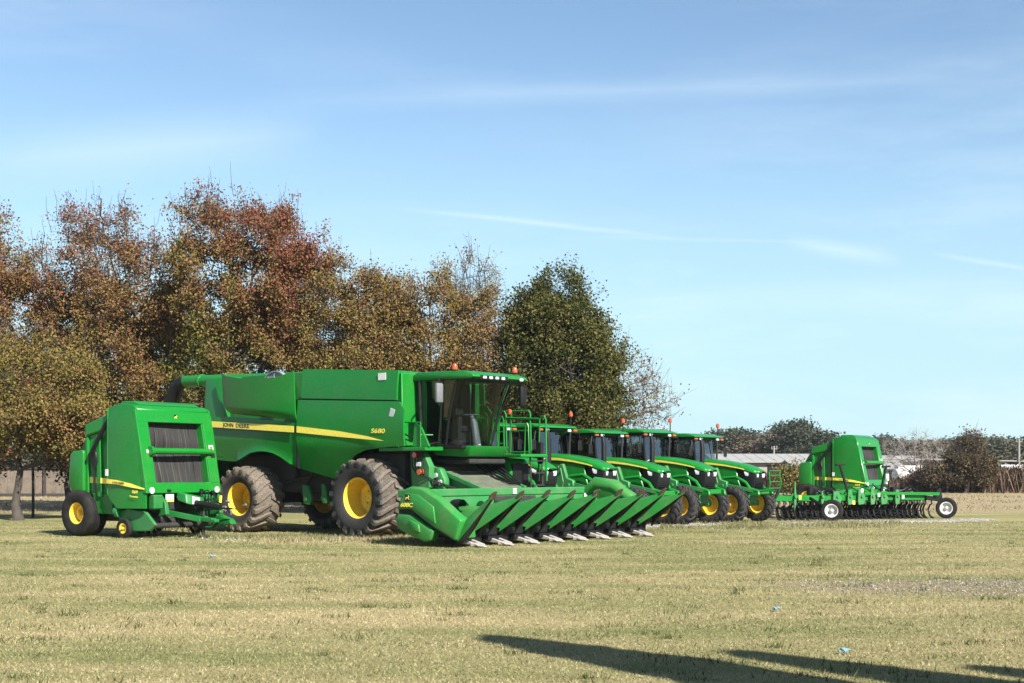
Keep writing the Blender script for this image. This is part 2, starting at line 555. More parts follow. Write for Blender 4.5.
# ------------------------------------------------------------------ wheels (axis along y, outer face towards -y)
_cache = {}
def wheel_meshes(key, Rt, W, rr, style, lugs, lug_h, tyre_m, rim_m, dish):
    if key in _cache:
        return _cache[key]
    rc = Rt - lug_h
    h = W / 2
    sw = rc - rr
    t = MB()
    half = [(rr - .02, h * .72), (rr + .02, h * .86), (rr + sw * .18, h * .93), (rr + sw * .5, h), (rr + sw * .8, h * .98),
            (rc - .035, h * .92), (rc - .008, h * .84), (rc, h * .62)]
    prof = [(r, -a) for r, a in half] + [(rc + .004, -h * .3), (rc + .006, 0), (rc + .004, h * .3)] + [(r, a) for r, a in half[::-1]]
    if style == 'rib':
        prof = [(r, -a) for r, a in half]
        for k in range(-3, 4):
            y = k * h * .18
            prof += [(rc + .004, y - h * .075), (rc + .004, y + h * .06), (rc - .035, y + h * .07), (rc - .035, y + h * .1)]
        prof += [(r, a) for r, a in half[::-1]]
    t.lathe(prof, 56)
    if style == 'lug':
        for i in range(lugs):
            for s in (-1, 1):
                a0 = 2 * math.pi * (i + (.5 if s > 0 else 0)) / lugs
                b = bmesh.new()
                rings = []
                for u, top, base in ((-.06, Rt - .004, rc - .02), (.3, Rt, rc - .02), (.65, Rt - .006, rc - .03), (.93, Rt - .022, rc - .05),
                                     (1.04, Rt - .075, rc - .10), (1.03, rc - .11, rc - .14)):
                    y = s * u * h
                    a = a0 - (.10 + .55 * max(u, 0) ** 1.1) * (2 * math.pi / lugs) * 1.6
                    wd = .5 * 2 * math.pi / lugs * (.36 + .10 * abs(u))
                    ins = .06 * (2 * math.pi / lugs)
                    ring = []
                    for rad, aa in ((base, a - wd), (base, a + wd), (top, a + wd - ins), (top, a - wd + ins)):
                        yy = y * (.99 if rad == base and u > .9 else 1)
                        ring.append(b.verts.new((rad * math.cos(aa), yy, rad * math.sin(aa))))
                    rings.append(ring)
                for q in range(len(rings) - 1):
                    for k in range(4):
                        b.faces.new((rings[q][k], rings[q][(k + 1) % 4], rings[q + 1][(k + 1) % 4], rings[q + 1][k]))
                b.faces.new(rings[0])
                b.faces.new(rings[-1])
                t._take(b)
    rim = MB()
    d = dish
    rim.lathe([(rr + .025, -h * .74), (rr + .035, -h * .80), (rr + .012, -h * .83), (rr - .02, -h * .78), (rr - .030, -h * .6), (rr - .040, -h * .4),
               (rr - .055, h * .0), (rr - .055, h * .5), (rr - .03, h * .72), (rr + .012, h * .83), (rr + .035, h * .80)], 48)
    hub = MB()
    yd = -h * .82 + d
    hub.lathe([(rr - .055, yd + .03), (rr * .72, yd), (rr * .5, yd + .03), (rr * .30, yd + .02), (rr * .28, yd - .05), (rr * .18, yd - .09), (.012, yd - .10)], 40)
    hub.lathe([(rr - .055, yd + .045), (rr * .3, yd + .05), (.012, yd + .05)], 32)
    for k in range(8):
        a = 2 * math.pi * k / 8
        hub.tube([(rr * .42 * math.cos(a), yd + .03, rr * .42 * math.sin(a)), (rr * .42 * math.cos(a), yd - .02, rr * .42 * math.sin(a))], rr * .045, 6)
    res = []
    for mb, nm, mt in ((hub, 'wheel', rim_m), (t, 'tyre', tyre_m), (rim, 'rim', rim_m)):
        o = mb.build(nm, mt, None, 32)
        res.append(o.data)
        bpy.data.objects.remove(o)
    _cache[key] = res
    return res

def wheel(parent, c, key, Rt, W, rr, style='lug', lugs=20, lug_h=.045, tyre_m='rubber', rim_m='yellow', dish=.12, left=False, yaw=0., spin=0.):
    hub, ty, ri = wheel_meshes(key, Rt, W, rr, style, lugs, lug_h, tyre_m, rim_m, dish)
    w = mesh_obj('wheel', hub, parent, c)
    w.rotation_euler = (0, spin, (math.pi if left else 0) + yaw)
    mesh_obj('tyre', ty, w)
    mesh_obj('rim', ri, w)
    return w

def deer_badge(parent, o, s, facing='right', off=None):
    """small black shield with a yellow running-deer silhouette"""
    o = Vector(o)
    if off:
        o = o + Vector(off)
    b = MB()
    def put(mb, pts, d0, d1):
        pl = [(o.x + u * s, o.z + v * s) for u, v in pts] if facing == 'right' else [(o.y + u * s, o.z + v * s) for u, v in pts]
        if facing == 'right':
            mb.prism(pl, o.y - d1, o.y - d0, 'xz', 0)
        else:
            mb.prism(pl, o.x + d0, o.x + d1, 'yz', 0)
    put(b, [(-.5, -.42), (-.42, -.5), (.42, -.5), (.5, -.42), (.5, .42), (.42, .5), (-.42, .5), (-.5, .42)], 0, .004)
    bo = b.build('badge', 'black_decal', parent)
    d = MB()
    put(d, [(-.40, -.02), (-.30, .10), (.02, .10), (.16, .20), (.10, .34), (.20, .40), (.28, .26), (.42, .18), (.28, .10), (.20, -.02), (.30, -.16), (.40, -.28),
            (.24, -.24), (.08, -.06), (-.16, -.06), (-.28, -.22), (-.42, -.34), (-.34, -.14)], .0045, .007)
    d.build('emblem', 'yellow_decal', bo)
    return bo
# ------------------------------------------------------------------ combine harvester (x forward, -y its right side)
CX, CY, CPHI = -2.506, 34.99, R(40)
def build_combine():
    t = thing('combine_harvester', 'large green combine harvester with a glass cab and a long yellow stripe',
              'combine harvester', (CX, CY, 0), -CPHI)
    # carcass behind the panels
    MB().prism([(-6.1, 2.2), (-6.2, 3.95), (-5.3, 3.4), (-2.4, 3.4), (-2.35, 4.12), (1.02, 3.94), (1.06, 2.2), (-.2, 2.16), (-1.6, 2.0), (-2.5, 2.0), (-3.4, 2.2)], -1.40, 1.40, bev=.02).build('body', 'green', t)
    c = MB()
    c.box((-2.3, 0, 1.55), (6.6, 1.9, 1.0), .05)
    c.box((-2.0, 0, .98), (1.6, 1.6, .35), .05)
    c.box((-4.4, 0, .9), (.35, 2.4, .3), .03)
    c.box((0, 0, .95), (.45, 2.5, .4), .04)
    c.box((0.1, 0, 1.6), (1.5, 2.3, .9), .05)
    for x, y, z in ((-1.2, -1.0, 1.25), (-1.5, -1.05, 1.75), (-3.3, -1.02, 1.6), (-.9, -1.0, 1.0)):
        c.lathe([(.02, -.09), (.22, -.09), (.24, -.05), (.24, .05), (.22, .09), (.02, .09)], 20, (x, y, z))
    for a, b_ in (((-3.6, -1.0, 1.3), (-1.0, -1.05, 1.75)), ((-2.9, -1.05, 1.0), (-2.2, -1.1, 1.9)), ((-1.0, -1.0, .9), (.2, -1.1, 1.5))):
        c.tube([a, b_], .035, 6)
    c.build('chassis', 'dark', t)  # dark colour also stands in for the shaded interior behind the arches
    for x, z, w in ((-2.55, .98, .36), (-1.9, 1.02, .22)):
        g = MB()
        g.prism([(x - w / 2, z + .27), (x + w * .1, z + .25), (x + w / 2, z - .1), (x + w * .35, z - .25), (x - w * .35, z - .22)], -1.22, -1.1, bev=.02)
        g.tube([(x, -1.26, z - .1), (x, -1.2, z - .1)], .06, 10)
        g.build('drive_guard', 'green_work', t)
    for s in (-1, 1):
        # grain tank side above the seam
        MB().skin([(-2.32, 3.43), (1.10, 3.28)], [(-2.32, 4.17), (1.05, 3.99)], lambda x, z, v: s * (1.60 - .06 * v * v), 12, 6, .05).build('tank_side', 'green', t)
        # front lower panel with crease
        lo = [(-2.46, 1.65), (-1.25, 1.40), (-1.02, 1.56), (-.72, 1.80), (-.40, 1.99), (-.02, 2.11), (.67, 2.17), (1.30, 2.19)]
        hi = [(-2.46, 3.395), (1.13, 3.245), (1.30, 3.05)]
        def yf(x, z, v):
            cr = 2.28 - .10 * (x + 2.4) / 3.6
            return s * (1.60 - (max(0, cr - z) * .22) + .03 * math.sin(math.pi * min(1, v)))
        p = MB().skin(lo, hi, yf, 46, 18, .05).build('side_panel', 'green', t)
        # rear lower panel round the rear wheel arch
        lo = [(-6.2, 1.92), (-4.95, 1.84), (-4.75, 1.90), (-4.31, 2.07), (-4.0, 2.11), (-3.71, 2.11), (-3.4, 2.06), (-3.12, 1.96), (-2.8, 1.80), (-2.50, 1.66)]
        hi = [(-6.2, 3.06), (-5.1, 3.03), (-2.50, 2.82)]
        def yr(x, z, v):
            k = .05 * math.exp(-v * 9) if -4.9 < x < -2.7 else 0
            return s * (1.60 + k - max(0, 2.45 - z) * .10)
        q = MB().skin(lo, hi, yr, 56, 16, .05).build('rear_panel', 'green', t)
        # bulged cover with a dished top edge
        lo = [(-5.36, 3.34), (-5.25, 3.20), (-5.05, 3.11), (-2.47, 2.885)]
        hi = [(-5.42, 4.22), (-5.1, 4.10), (-4.51, 4.02), (-3.12, 3.975), (-2.75, 4.05), (-2.36, 4.15)]
        def yb(x, z, v):
            u = (x + 5.4) / 3.05
            q_ = min(1., v / .16)
            return s * (1.62 + .14 * math.sin(math.pi * min(max(u, 0), 1)) ** .6 * math.sin(q_ * math.pi / 2) + .06 * v)
        MB().skin(lo, hi, yb, 40, 16, .04).build('engine_cover', 'green', t)
        # yellow stripe, swept back along both panels
        st = MB()
        st.prism([(-5.95, 2.935), (-5.95, 2.78), (-2.53, 2.575), (-2.53, 2.735)], s * 1.652, s * 1.655, bev=0)
        st.build('stripe', 'yellow_decal', q)
        st = MB()
        st.prism([(-2.43, 2.73), (-2.43, 2.57), (-.9, 2.44), (.68, 2.32), (.1, 2.44), (-.9, 2.58)], s * 1.648, s * 1.654, bev=0)
        st.build('stripe', 'yellow_decal', p)
        ln = MB()
        ln.prism([(-5.95, 2.768), (-5.95, 2.745), (-2.53, 2.54), (-2.53, 2.563)], s * 1.652, s * 1.655, bev=0)
        ln.build('pinstripe', 'black_decal', q)
        if s < 0:
            MB().text('JOHN', .15, (-5.35, -1.657, 2.78), slope=-.06, width=.44).build('lettering', 'black_decal', q)
            MB().text('DEERE', .15, (-4.83, -1.657, 2.748), slope=-.06, width=.54).build('lettering', 'black_decal', q)
            MB().text('S680', .155, (.22, -1.64, 2.515), slope=-.03, shear=.15, width=.47).build('lettering', 'yellow_decal', p)
    MB().box((.55, -1.585, 3.86), (.26, .01, .17), 0).build('sticker', 'white_decal', t)
    # black seams
    sm = MB()
    sm.box((-2.49, -1.54, 2.55), (.05, .1, 1.72), 0)
    sm.bar((-2.3, -1.56, 3.41), (1.1, -1.56, 3.265), .06, .03)
    sm.build('seam', 'plastic', t)
    # deck behind the cover, screen, tank top
    MB().prism([(-5.5, 3.0), (-5.5, 4.12), (-5.2, 4.17), (-2.36, 4.17), (-2.36, 3.0)], -.95, 1.1, bev=.03).build('engine_deck', 'green', t)
    sc = MB()
    sc.lathe([(.02, -.05), (.30, -.05), (.31, -.03), (.52, -.03), (.55, -.06), (.58, -.06), (.58, .06)], 36, (-3.87, -1.1, 3.64))
    for k in range(6):
        a = math.pi * k / 6
        sc.bar((-3.87 - .5 * math.cos(a), -1.16, 3.64 - .5 * math.sin(a)), (-3.87 + .5 * math.cos(a), -1.16, 3.64 + .5 * math.sin(a)), .02, .02)
    sc.build('intake_screen', 'grey', t)
    MB().prism([(-2.3, 4.0), (-2.2, 4.17), (.9, 4.0), (1.0, 3.9)], -1.35, 1.35, bev=.03).build('tank_cover', 'green', t)
    MB().prism([(-6.28, 1.9), (-6.34, 3.4), (-6.28, 4.04), (-6.1, 4.14), (-5.44, 4.14), (-5.36, 3.0), (-5.4, 1.9)], -1.56, 1.56, bev=.10, seg=3).build('rear_hood', 'green', t)
    ch = MB()
    ch.prism([(-6.3, 1.1), (-7.0, .9), (-7.1, 1.3), (-6.7, 2.2), (-6.3, 2.4)], -1.2, 1.2, bev=.04)
    ch.build('straw_chopper', 'green_frame', t)
    # unloading auger folded back over the roof, rubber spout
    au = MB()
    au.tube([(-2.2, .1, 4.05), (-8.4, 0, 4.19)], .17, 16)
    au.tube([(-8.4, 0, 4.19), (-9.22, 0, 4.20)], .175, 16)
    au.tube([(-8.36, 0, 4.19), (-8.44, 0, 4.19)], .20, 16)
    a_ = au.build('unloading_auger', 'green', t)
    MB().tube([(-9.15, 0, 4.2), (-9.4, 0, 4.16), (-9.62, 0, 4.02), (-9.85, 0, 3.72), (-9.95, 0, 3.50)], [.18, .19, .20, .21, .21], 14).build('spout', 'plastic', a_)
    # ---------------- cab
    cab = MB()
    cab.box((1.72, 0, 2.16), (1.5, 1.70, .08), .02)
    cab.build('cab_floor', 'plastic', t)
    MB().hull8([(1.55, -.85, 1.98), (2.45, -.62, 1.93), (2.45, .62, 1.93), (1.55, .85, 1.98), (1.5, -.93, 2.20), (2.62, -.72, 2.19), (2.62, .72, 2.19), (1.5, .93, 2.20)], .05, 2).build('cab_apron', 'green', t)
    def wx(u, v):     # windscreen surface, u -1..1 across, v 0..1 up
        hw = .80 + .17 * v
        return Vector((2.26 + .50 * v - .05 * math.sin(math.pi * v) - .34 * abs(u) ** 2.2, u * hw, 2.22 + 1.52 * v))
    MB().grid(lambda u, v: wx(2 * u - 1, v), 24, 8).build('windscreen', 'glass', t)
    for s in (-1, 1):
        MB().grid(lambda u, v: wx(s, v) * (1 - u) + Vector((1.22, s * (.90 + .06 * v), 2.22 + 1.52 * v)) * u, 4, 4).build('side_window', 'glass_side' if s < 0 else 'glass', t)
        fr = MB()
        fr.tube([wx(s, v / 6) + Vector((-.01, s * .012, 0)) for v in range(7)], .034, 6)
        fr.tube([(1.22, s * .915, 2.2), (1.2, s * .97, 3.76)], .05, 6)
        fr.tube([(1.22, s * .91, 2.2), wx(s, 0)], .03, 6)
        fr.tube([(1.75, s * .90, 2.24), (1.98, s * .97, 3.74)], .022, 6)
        fr.build('pillar', 'plastic', t)
    MB().box((1.15, 0, 2.95), (.06, 1.76, 1.6), .02).build('cab_rear_wall', 'plastic', t)
    rf = MB()
    rf.prism([(1.02, 3.76), (1.0, 3.88), (1.15, 3.96), (2.65, 3.94), (2.92, 3.86), (2.97, 3.79), (2.85, 3.75)], -1.02, .96, bev=.035, seg=2)
    roof = rf.build('cab_roof', 'green', t)
    MB().prism([(2.60, 3.69), (2.62, 3.765), (2.93, 3.768), (2.86, 3.69)], -.95, .90, bev=.01).build('visor', 'plastic', t)
    MB().box((2.945, -.27, 3.785), (.05, 1.0, .10), .01).build('light_bar', 'plastic', roof)
    for y in (-.62, -.40, -.18, .04, .72):
        w = MB()
        w.box((2.962, y, 3.785), (.05, .13, .075), .02)
        w.build('work_light', 'lamp', roof)
    for x, y in ((2.3, -.93), (2.65, .84)):
        b = MB()
        b.lathe([(.0, .0), (.065, .0), (.07, .03), (.06, .10), (.04, .135), (.0, .145)], 14, (x, y, 3.98), 'z')
        bo = b.build('beacon', 'amber', roof)
        MB().tube([(x, y, 3.90), (x, y, 3.985)], .035, 8).build('beacon_base', 'plastic', bo)
    # mirrors
    for s, mt, px in ((-1, 'mirror_grey', 2.20), (1, 'plastic', 2.62)):
        ar = MB()
        y = s * (1.36 if s < 0 else 1.18)
        ar.tube([(px - .25, s * 1.0, 3.74), (px - .05, s * 1.25, 3.78), (px, y, 3.72), (px, y, 3.2)], .022, 6)
        a = ar.build('mirror_arm', 'plastic', t)
        MB().box((px, y, 3.42), (.10, .22, .46), .04, seg=2).build('mirror', mt, a)
    # interior
    se = MB()
    se.box((1.66, -.02, 2.62), (.50, .50, .14), .05, seg=2)
    se.box((1.44, -.02, 2.98), (.14, .48, .66), .06, (0, -.15, 0), 2)
    se.box((1.42, -.02, 3.38), (.10, .28, .18), .04, seg=2)
    se.box((1.66, -.02, 2.40), (.36, .36, .32), .04)
    se.build('seat', 'fabric', t)
    cn = MB()
    cn.tube([(2.18, .0, 2.2), (2.08, .0, 2.75), (2.0, .0, 2.92)], [.10, .085, .05], 10)
    cn.lathe([(.20, -.015), (.215, 0), (.20, .015), (.185, 0), (.20, -.015)], 20, (1.98, 0, 2.95), 'z')
    cn.build('steering_column', 'grey', t)
    co = MB()
    co.box((1.75, -.44, 2.62), (.6, .16, .55), .03)
    co.box((2.05, -.50, 3.02), (.06, .26, .20), .02)
    co.tube([(2.02, -.46, 2.85), (2.03, -.48, 3.0)], .02, 6)
    co.build('console', 'dark', t)
    # right deck with handrails
    MB().box((1.15, -1.22, 2.12), (1.55, .62, .09), .015).build('side_deck', 'green', t)
    hr = MB()
    for pts in (((.55, -1.48, 2.16), (.55, -1.48, 2.78), (1.72, -1.48, 2.74), (1.72, -1.48, 2.16)), ((1.0, -1.48, 2.16), (.9, -1.48, 3.2)),
                ((1.72, -1.48, 2.45), (1.85, -1.2, 2.45))):
        hr.tube(pts, .018, 6)
    hr.build('handrail', 'green', t)
    sr = MB()
    sr.tube([(.7, -1.45, 3.25), (.85, -1.5, 2.9), (1.15, -1.5, 2.5), (1.45, -1.46, 2.38)], .022, 6)
    sr.tube([(.75, -1.45, 2.7), (1.0, -1.5, 2.42), (1.4, -1.46, 2.30)], .018, 6)
    sr.build('hose', 'plastic', t)
    MB().hull8([(1.45, -1.47, 2.17), (1.98, -1.45, 2.17), (1.98, -1.40, 2.17), (1.45, -1.42, 2.17), (1.5, -1.47, 2.75), (1.72, -1.45, 2.62), (1.72, -1.40, 2.62), (1.5, -1.42, 2.75)], .01).build('deck_panel', 'green', t)
    MB().box((.92, -1.62, 2.98), (.16, .012, .2), .01, (0, .3, 0)).build('sticker', 'pale_grey', t)
    # lamps and brackets below the deck
    for x, z, mt in ((1.45, 1.98, 'red_lens'), (1.6, 1.58, 'amber')):
        MB().tube([(x, -1.42, z), (x, -1.30, z)], .07, 12).build('marker_lamp', mt, t)
    MB().box((1.58, -1.40, 1.76), (.16, .02, .1), .01).build('sticker', 'white_decal', t)
    bk = MB()
    bk.prism([(1.25, 1.2), (1.2, 2.08), (1.62, 2.08), (1.85, 1.7), (1.8, 1.2)], -1.30, -1.12, bev=.02)
    bk.prism([(1.75, 1.25), (1.72, 1.60), (1.82, 1.70), (1.96, 1.66), (2.1, 1.40), (2.1, 1.15)], -1.08, -.88, bev=.04, seg=2)
    bk.build('feeder_bracket', 'green_work', t)
    for x_, z_ in ((1.84, 1.50), (1.98, 1.34)):
        MB().tube([(x_, -1.115, z_), (x_, -1.07, z_)], .06, 12).build('pivot_cap', 'pale_grey', t)
    for k in range(5):
        MB().tube([(1.3 + .09 * k, -1.34, 2.05), (1.36 + .1 * k, -1.38, 1.7 - .05 * k), (1.5 + .12 * k, -1.2, 1.35), (1.9 + .1 * k, -.9, 1.2)], .018, 6).build('hose', 'plastic', t)
    # feeder house
    fh = MB()
    fh.hull8([(.9, -.78, 1.0), (3.02, -.82, .42), (3.02, .82, .42), (.9, .78, 1.0), (.9, -.78, 1.85), (3.02, -.82, 1.16), (3.02, .82, 1.16), (.9, .78, 1.85)], .03)
    for y in (-.80, .80):
        fh.bar((1.1, y, 1.80), (3.0, y * 1.03, 1.19), .08, .10)
    f = fh.build('feeder_house', 'green_work', t)
    tp = MB()
    tp.hull8([(1.2, -.7, 1.76), (2.95, -.74, 1.20), (2.95, .74, 1.20), (1.2, .7, 1.76), (1.2, -.7, 1.79), (2.95, -.74, 1.225), (2.95, .74, 1.225), (1.2, .7, 1.79)], .004)
    for k in range(4):
        x = 1.5 + .35 * k
        tp.bar((x, -.7, 1.79 - (x - 1.2) * .323), (x, .7, 1.79 - (x - 1.2) * .323), .05, .03)
    tp.build('top_plate', 'plate', f)
    MB().box((1.9, .1, 1.83), (1.1, 1.3, .12), .03).build('cab_underside', 'dark', t)
    hz = MB()
    for k in range(5):
        y = .35 + .09 * k
        hz.tube([(1.6, y, 1.9), (2.3, y + .1, 1.45 + .05 * k), (2.9, y + .05, 1.3)], .025, 6)
    hz.build('hose', 'plastic', t)
    # left platform, rails and ladder beyond the cab
    MB().box((1.75, 1.55, 1.98), (1.9, 1.05, .08), .015).build('platform', 'green', t)
    r = MB()
    def hoop(x0, x1, z0, z1, y, rr=.02, mid=()):
        r.tube([(x0, y, z0), (x0 + .03, y, z1 - .08), (x0 + .08, y, z1), (x1 - .08, y, z1), (x1 - .03, y, z1 - .08), (x1, y, z0)], rr, 6)
        for z in mid:
            r.tube([(x0 + .02, y, z), (x1 - .02, y, z)], rr * .85, 6)
    hoop(1.05, 1.38, 1.9, 3.12, 2.05, .022, (2.3, 2.6))
    hoop(1.50, 2.18, 2.0, 3.12, 2.05, .022, (2.08, 2.62))
    hoop(2.42, 2.68, 1.35, 2.96, 2.05, .024)
    hoop(1.82, 2.02, 2.0, 2.95, 1.2, .018)
    hoop(1.12, 1.40, 2.0, 3.05, 1.3, .018, (2.5,))
    hoop(2.25, 2.40, 2.0, 2.8, 1.7, .018)
    r.tube([(1.38, 2.05, 2.95), (2.44, 2.05, 2.90)], .03, 6)
    r.tube([(1.0, 1.1, 2.02), (1.0, 1.1, 2.95), (1.05, 2.05, 2.95)], .02, 6)
    r.build('guard_rail', 'green', t)
    tk = MB()
    tk.prism([(.7, 1.0), (.6, 1.9), (1.2, 1.96), (2.1, 1.9), (2.25, 1.6), (2.2, 1.15), (1.9, 1.0)], 1.15, 1.95, bev=.05, seg=2)
    k_ = tk.build('fuel_tank', 'green', t)
    MB().prism([(1.78, 1.12), (1.70, 1.80), (2.05, 1.80), (2.13, 1.5), (2.1, 1.15)], 1.13, 1.16, bev=.0).build('tank_recess', 'plastic', k_)
    MB().hull8([(2.262, 1.25, 1.15), (2.262, 1.85, 1.15), (2.2, 1.85, 1.15), (2.2, 1.25, 1.15), (2.262, 1.25, 1.78), (2.262, 1.85, 1.78), (2.2, 1.85, 1.78), (2.2, 1.25, 1.78)], .0).build('tank_recess', 'plastic', k_)
    la = MB()
    for y in (1.55, 2.0):
        la.bar((2.55, y, 2.05), (2.62, y, .55), .05, .03)
    for k in range(5):
        la.box((2.58, 1.78, .65 + .3 * k), (.16, .44, .03), .005)
    la.build('ladder', 'dark', t)
    MB().box((2.50, 2.02, 2.05), (.16, .10, .55), .03).build('lamp_bracket', 'plastic', t)
    for s in (-1, 1):
        wheel(t, (0, s * 1.45, .955), 'combine_front', .955, 1.0, .48, 'lug', 20, .065, 'rubber_front', 'yellow', .46, s > 0, 0, .1)
        wheel(t, (-4.45, s * 1.48, .865), 'combine_rear', .865, .94, .42, 'lug', 18, .058, 'rubber_rear', 'yellow', .42, s > 0, .05 if s < 0 else .05, .4)
    return t

# ------------------------------------------------------------------ corn header on the feeder house
def build_header():
    ox = 4.0
    loc = (CX + ox * math.cos(CPHI), CY - ox * math.sin(CPHI), 0)
    t = thing('corn_header', 'wide green corn header with a row of raised pointed snouts', 'corn header', loc, -CPHI)
    O = (-ox, 0, 0)
    b = MB()
    b.box((3.12, 0, 1.12), (.24, 7.1, .17), .02)
    for y in (-3.3, -2.4, -1.5, -.85, .85, 1.5, 2.4, 3.3):
        b.box((3.05, y, .78), (.10, .08, .7), .01)
    b.box((3.1, 0, .42), (.2, 7.1, .14), .02)
    b.build('back_beam', 'green_work', t, off=O)
    sh = MB()
    sh.hull8([(3.2, -3.5, .45), (3.25, -3.5, .45), (3.25, 3.5, .45), (3.2, 3.5, .45), (3.16, -3.5, 1.06), (3.21, -3.5, 1.06), (3.21, 3.5, 1.06), (3.16, 3.5, 1.06)], 0)
    sh = sh.build('back_sheet', 'green_work', t, off=O)
    MB().hull8([(3.262, -.60, .70), (3.27, -.60, .70), (3.27, .92, .70), (3.262, .92, .70), (3.235, -.60, 1.02), (3.243, -.60, 1.02), (3.243, .92, 1.02), (3.235, .92, 1.02)], 0).build('feeder_opening', 'dark', t, off=O)
    MB().prism([(3.2, .40), (3.3, .30), (4.1, .26), (4.15, .34), (3.35, .42)], -3.5, 3.5, bev=.01).build('trough', 'green_work', t, off=O)
    a = MB()
    a.tube([(3.68, -3.45, .66), (3.68, 3.45, .66)], .15, 16)
    for sgn, ya, yb in ((1, -3.4, -.3), (-1, 3.4, .3)):
        n = 90
        def f(u, v):
            y = ya + (yb - ya) * u
            th = sgn * u * 2 * math.pi * 5.5
            rr = .14 + .14 * v
            return (3.68 + rr * math.cos(th), y, .66 + rr * math.sin(th))
        a.grid(f, n, 1, .006)
    a.build('auger', 'green_work', t, off=O)
    # row dividers and raised snouts
    ys = [-3.5 + .885 * i for i in range(9)]
    def cone(mb, sec, n=10, th=.012):
        """sec: (centre base x, z, half width, ridge dx, ridge dz) sections of an open roof-shaped shell"""
        def f(u, v):
            k = u * (len(sec) - 1)
            i = min(int(k), len(sec) - 2)
            w = k - i
            x, y, z, hw, rx, rz = [p * (1 - w) + q * w for p, q in zip(sec[i], sec[i + 1])]
            s = 2 * v - 1
            hgt = (1 - abs(s) ** 1.7)
            return (x + rx * hgt, y + hw * s, z + rz * hgt)
        mb.grid(f, 12, n, th)
    for i, y in enumerate(ys):
        end = i == 0
        if not end:
            d = MB()
            cone(d, [(3.25, y, .50, .12, -.02, .22), (3.9, y, .44, .18, -.02, .40), (4.3, y, .40, .25, .02, .46), (4.62, y, .36, .26, .10, .48)])
            d.build('row_divider', 'green_shield', t, off=O)
        z0 = RND.uniform(-.02, .02)
        s = MB()
        w0 = .26 if not end else .11
        cone(s, [(4.83, y, .14, w0, .18, .48), (5.08, y, .38, w0 * .86, .15, .40), (5.40, y, .72, w0 * .48, .10, .25), (5.70, y, 1.05, .045, .03, .075)] if end else
             [(4.58, y, .28 + z0 * .3, .285, .20, .60), (4.95, y, .50 + z0 * .5, .225, .16, .46), (5.36, y, .78 + z0 * .8, .12, .09, .25), (5.72, y, 1.04 + z0, .035, .025, .065)], 12)
        so = s.build('snout', 'green_shield', t, off=O, smooth=60)
        s = MB()
        cone(s, [(4.845, y, .13, w0 * .96, .14, .36), (5.09, y, .37, w0 * .8, .11, .30), (5.40, y, .715, w0 * .42, .07, .18), (5.66, y, 1.02, .03, .02, .04)] if end else
             [(4.60, y, .29 + z0 * .3, .265, .16, .50), (4.96, y, .51 + z0 * .5, .205, .13, .38), (5.36, y, .785 + z0 * .8, .10, .07, .19), (5.68, y, 1.02 + z0, .025, .02, .04)], 8)
        if not end:
            s.tube([(4.75, y + .03, .25), (5.1, y + .02, .60), (5.4, y, .85)], .025, 6)
            s.tube([(4.5, y, .25), (4.7, y, .55)], .08, 8)
        if end:
          s.hull8([(4.86, y - w0 * .9, .14), (4.84, y - w0 * .9, .18), (4.84, y + w0 * .9, .18), (4.86, y + w0 * .9, .14),
                 (5.62, y - .035, .985 + z0), (5.60, y - .035, 1.02 + z0), (5.60, y + .035, 1.02 + z0), (5.62, y + .035, .985 + z0)], .004)
        s.build('hollow_shade', 'plastic', so, off=O)  # black inner shell painting in the shade of the hollow snout, plus its strut
        tp = MB()
        tp.tube([(5.64, y, 1.045 + z0), (5.72, y, 1.13 + z0), (5.80, y, 1.19 + z0)], [.055, .05, .02], 8)
        tp.build('tip', 'rust', so, off=O)
        if i < 8:
            yc = y + .4425
            u = MB()
            for q in (-1, 1):
                u.hull8([(4.3, yc + q * .13 - .05, .10), (5.02, yc + q * .10 - .025, .03), (5.02, yc + q * .10 + .025, .03), (4.3, yc + q * .13 + .05, .10),
                         (4.3, yc + q * .13 - .05, .24), (5.0, yc + q * .10 - .025, .07), (5.0, yc + q * .10 + .025, .07), (4.3, yc + q * .13 + .05, .24)], .012)
            u.hull8([(4.82, yc - .16, .02), (5.14, yc - .05, .015), (5.14, yc + .05, .015), (4.82, yc + .16, .02), (4.82, yc - .16, .10), (5.12, yc - .05, .035), (5.12, yc + .05, .035), (4.82, yc + .16, .10)], .012)
            uo = u.build('row_unit', 'steel', t, off=O)
            uo.data.materials[0] = M['pale_steel']
            g = MB()
            g.box((4.15, yc, .36), (.70, .60, .34), .03)
            g.box((4.30, yc + .40, .20), (.5, .30, .28), .03)
            g.box((4.40, yc, .15), (.5, .5, .10), .02)
            g.build('gearbox_shade', 'plastic', uo, off=O)  # gearbox blocks, enlarged and black to put in the shade between rows
    # end shields
    A = [(3.11, .78), (3.35, 1.22), (3.53, 1.275), (3.85, 1.25), (4.31, 1.04), (4.99, .59), (4.83, .15), (4.2, .42), (3.53, .79)]
    Bp = [(3.14, .70), (3.53, .68), (4.22, .34), (4.11, .14), (3.94, .10), (3.23, .32), (3.08, .53)]
    for s in (-1, 1):
        m = MB()
        m.prism(A if s < 0 else [(3.11, .78), (3.35, 1.22), (3.53, 1.275), (3.85, 1.25), (4.25, 1.04), (4.40, .86), (4.25, .62), (3.53, .80)], s * 3.70, s * 3.42, bev=.05, seg=3)
        if s < 0:
          m.hull8([(4.2, s * 3.44, .44), (4.9, s * 3.44, .2), (4.9, s * 3.1, .2), (4.2, s * 3.1, .40), (4.2, s * 3.44, 1.0), (4.93, s * 3.44, .60), (4.93, s * 3.2, .55), (4.2, s * 3.05, .62)], .04, 2)
        e = m.build('end_shield', 'green_shield', t, off=O)
        m = MB()
        if s > 0:
            continue
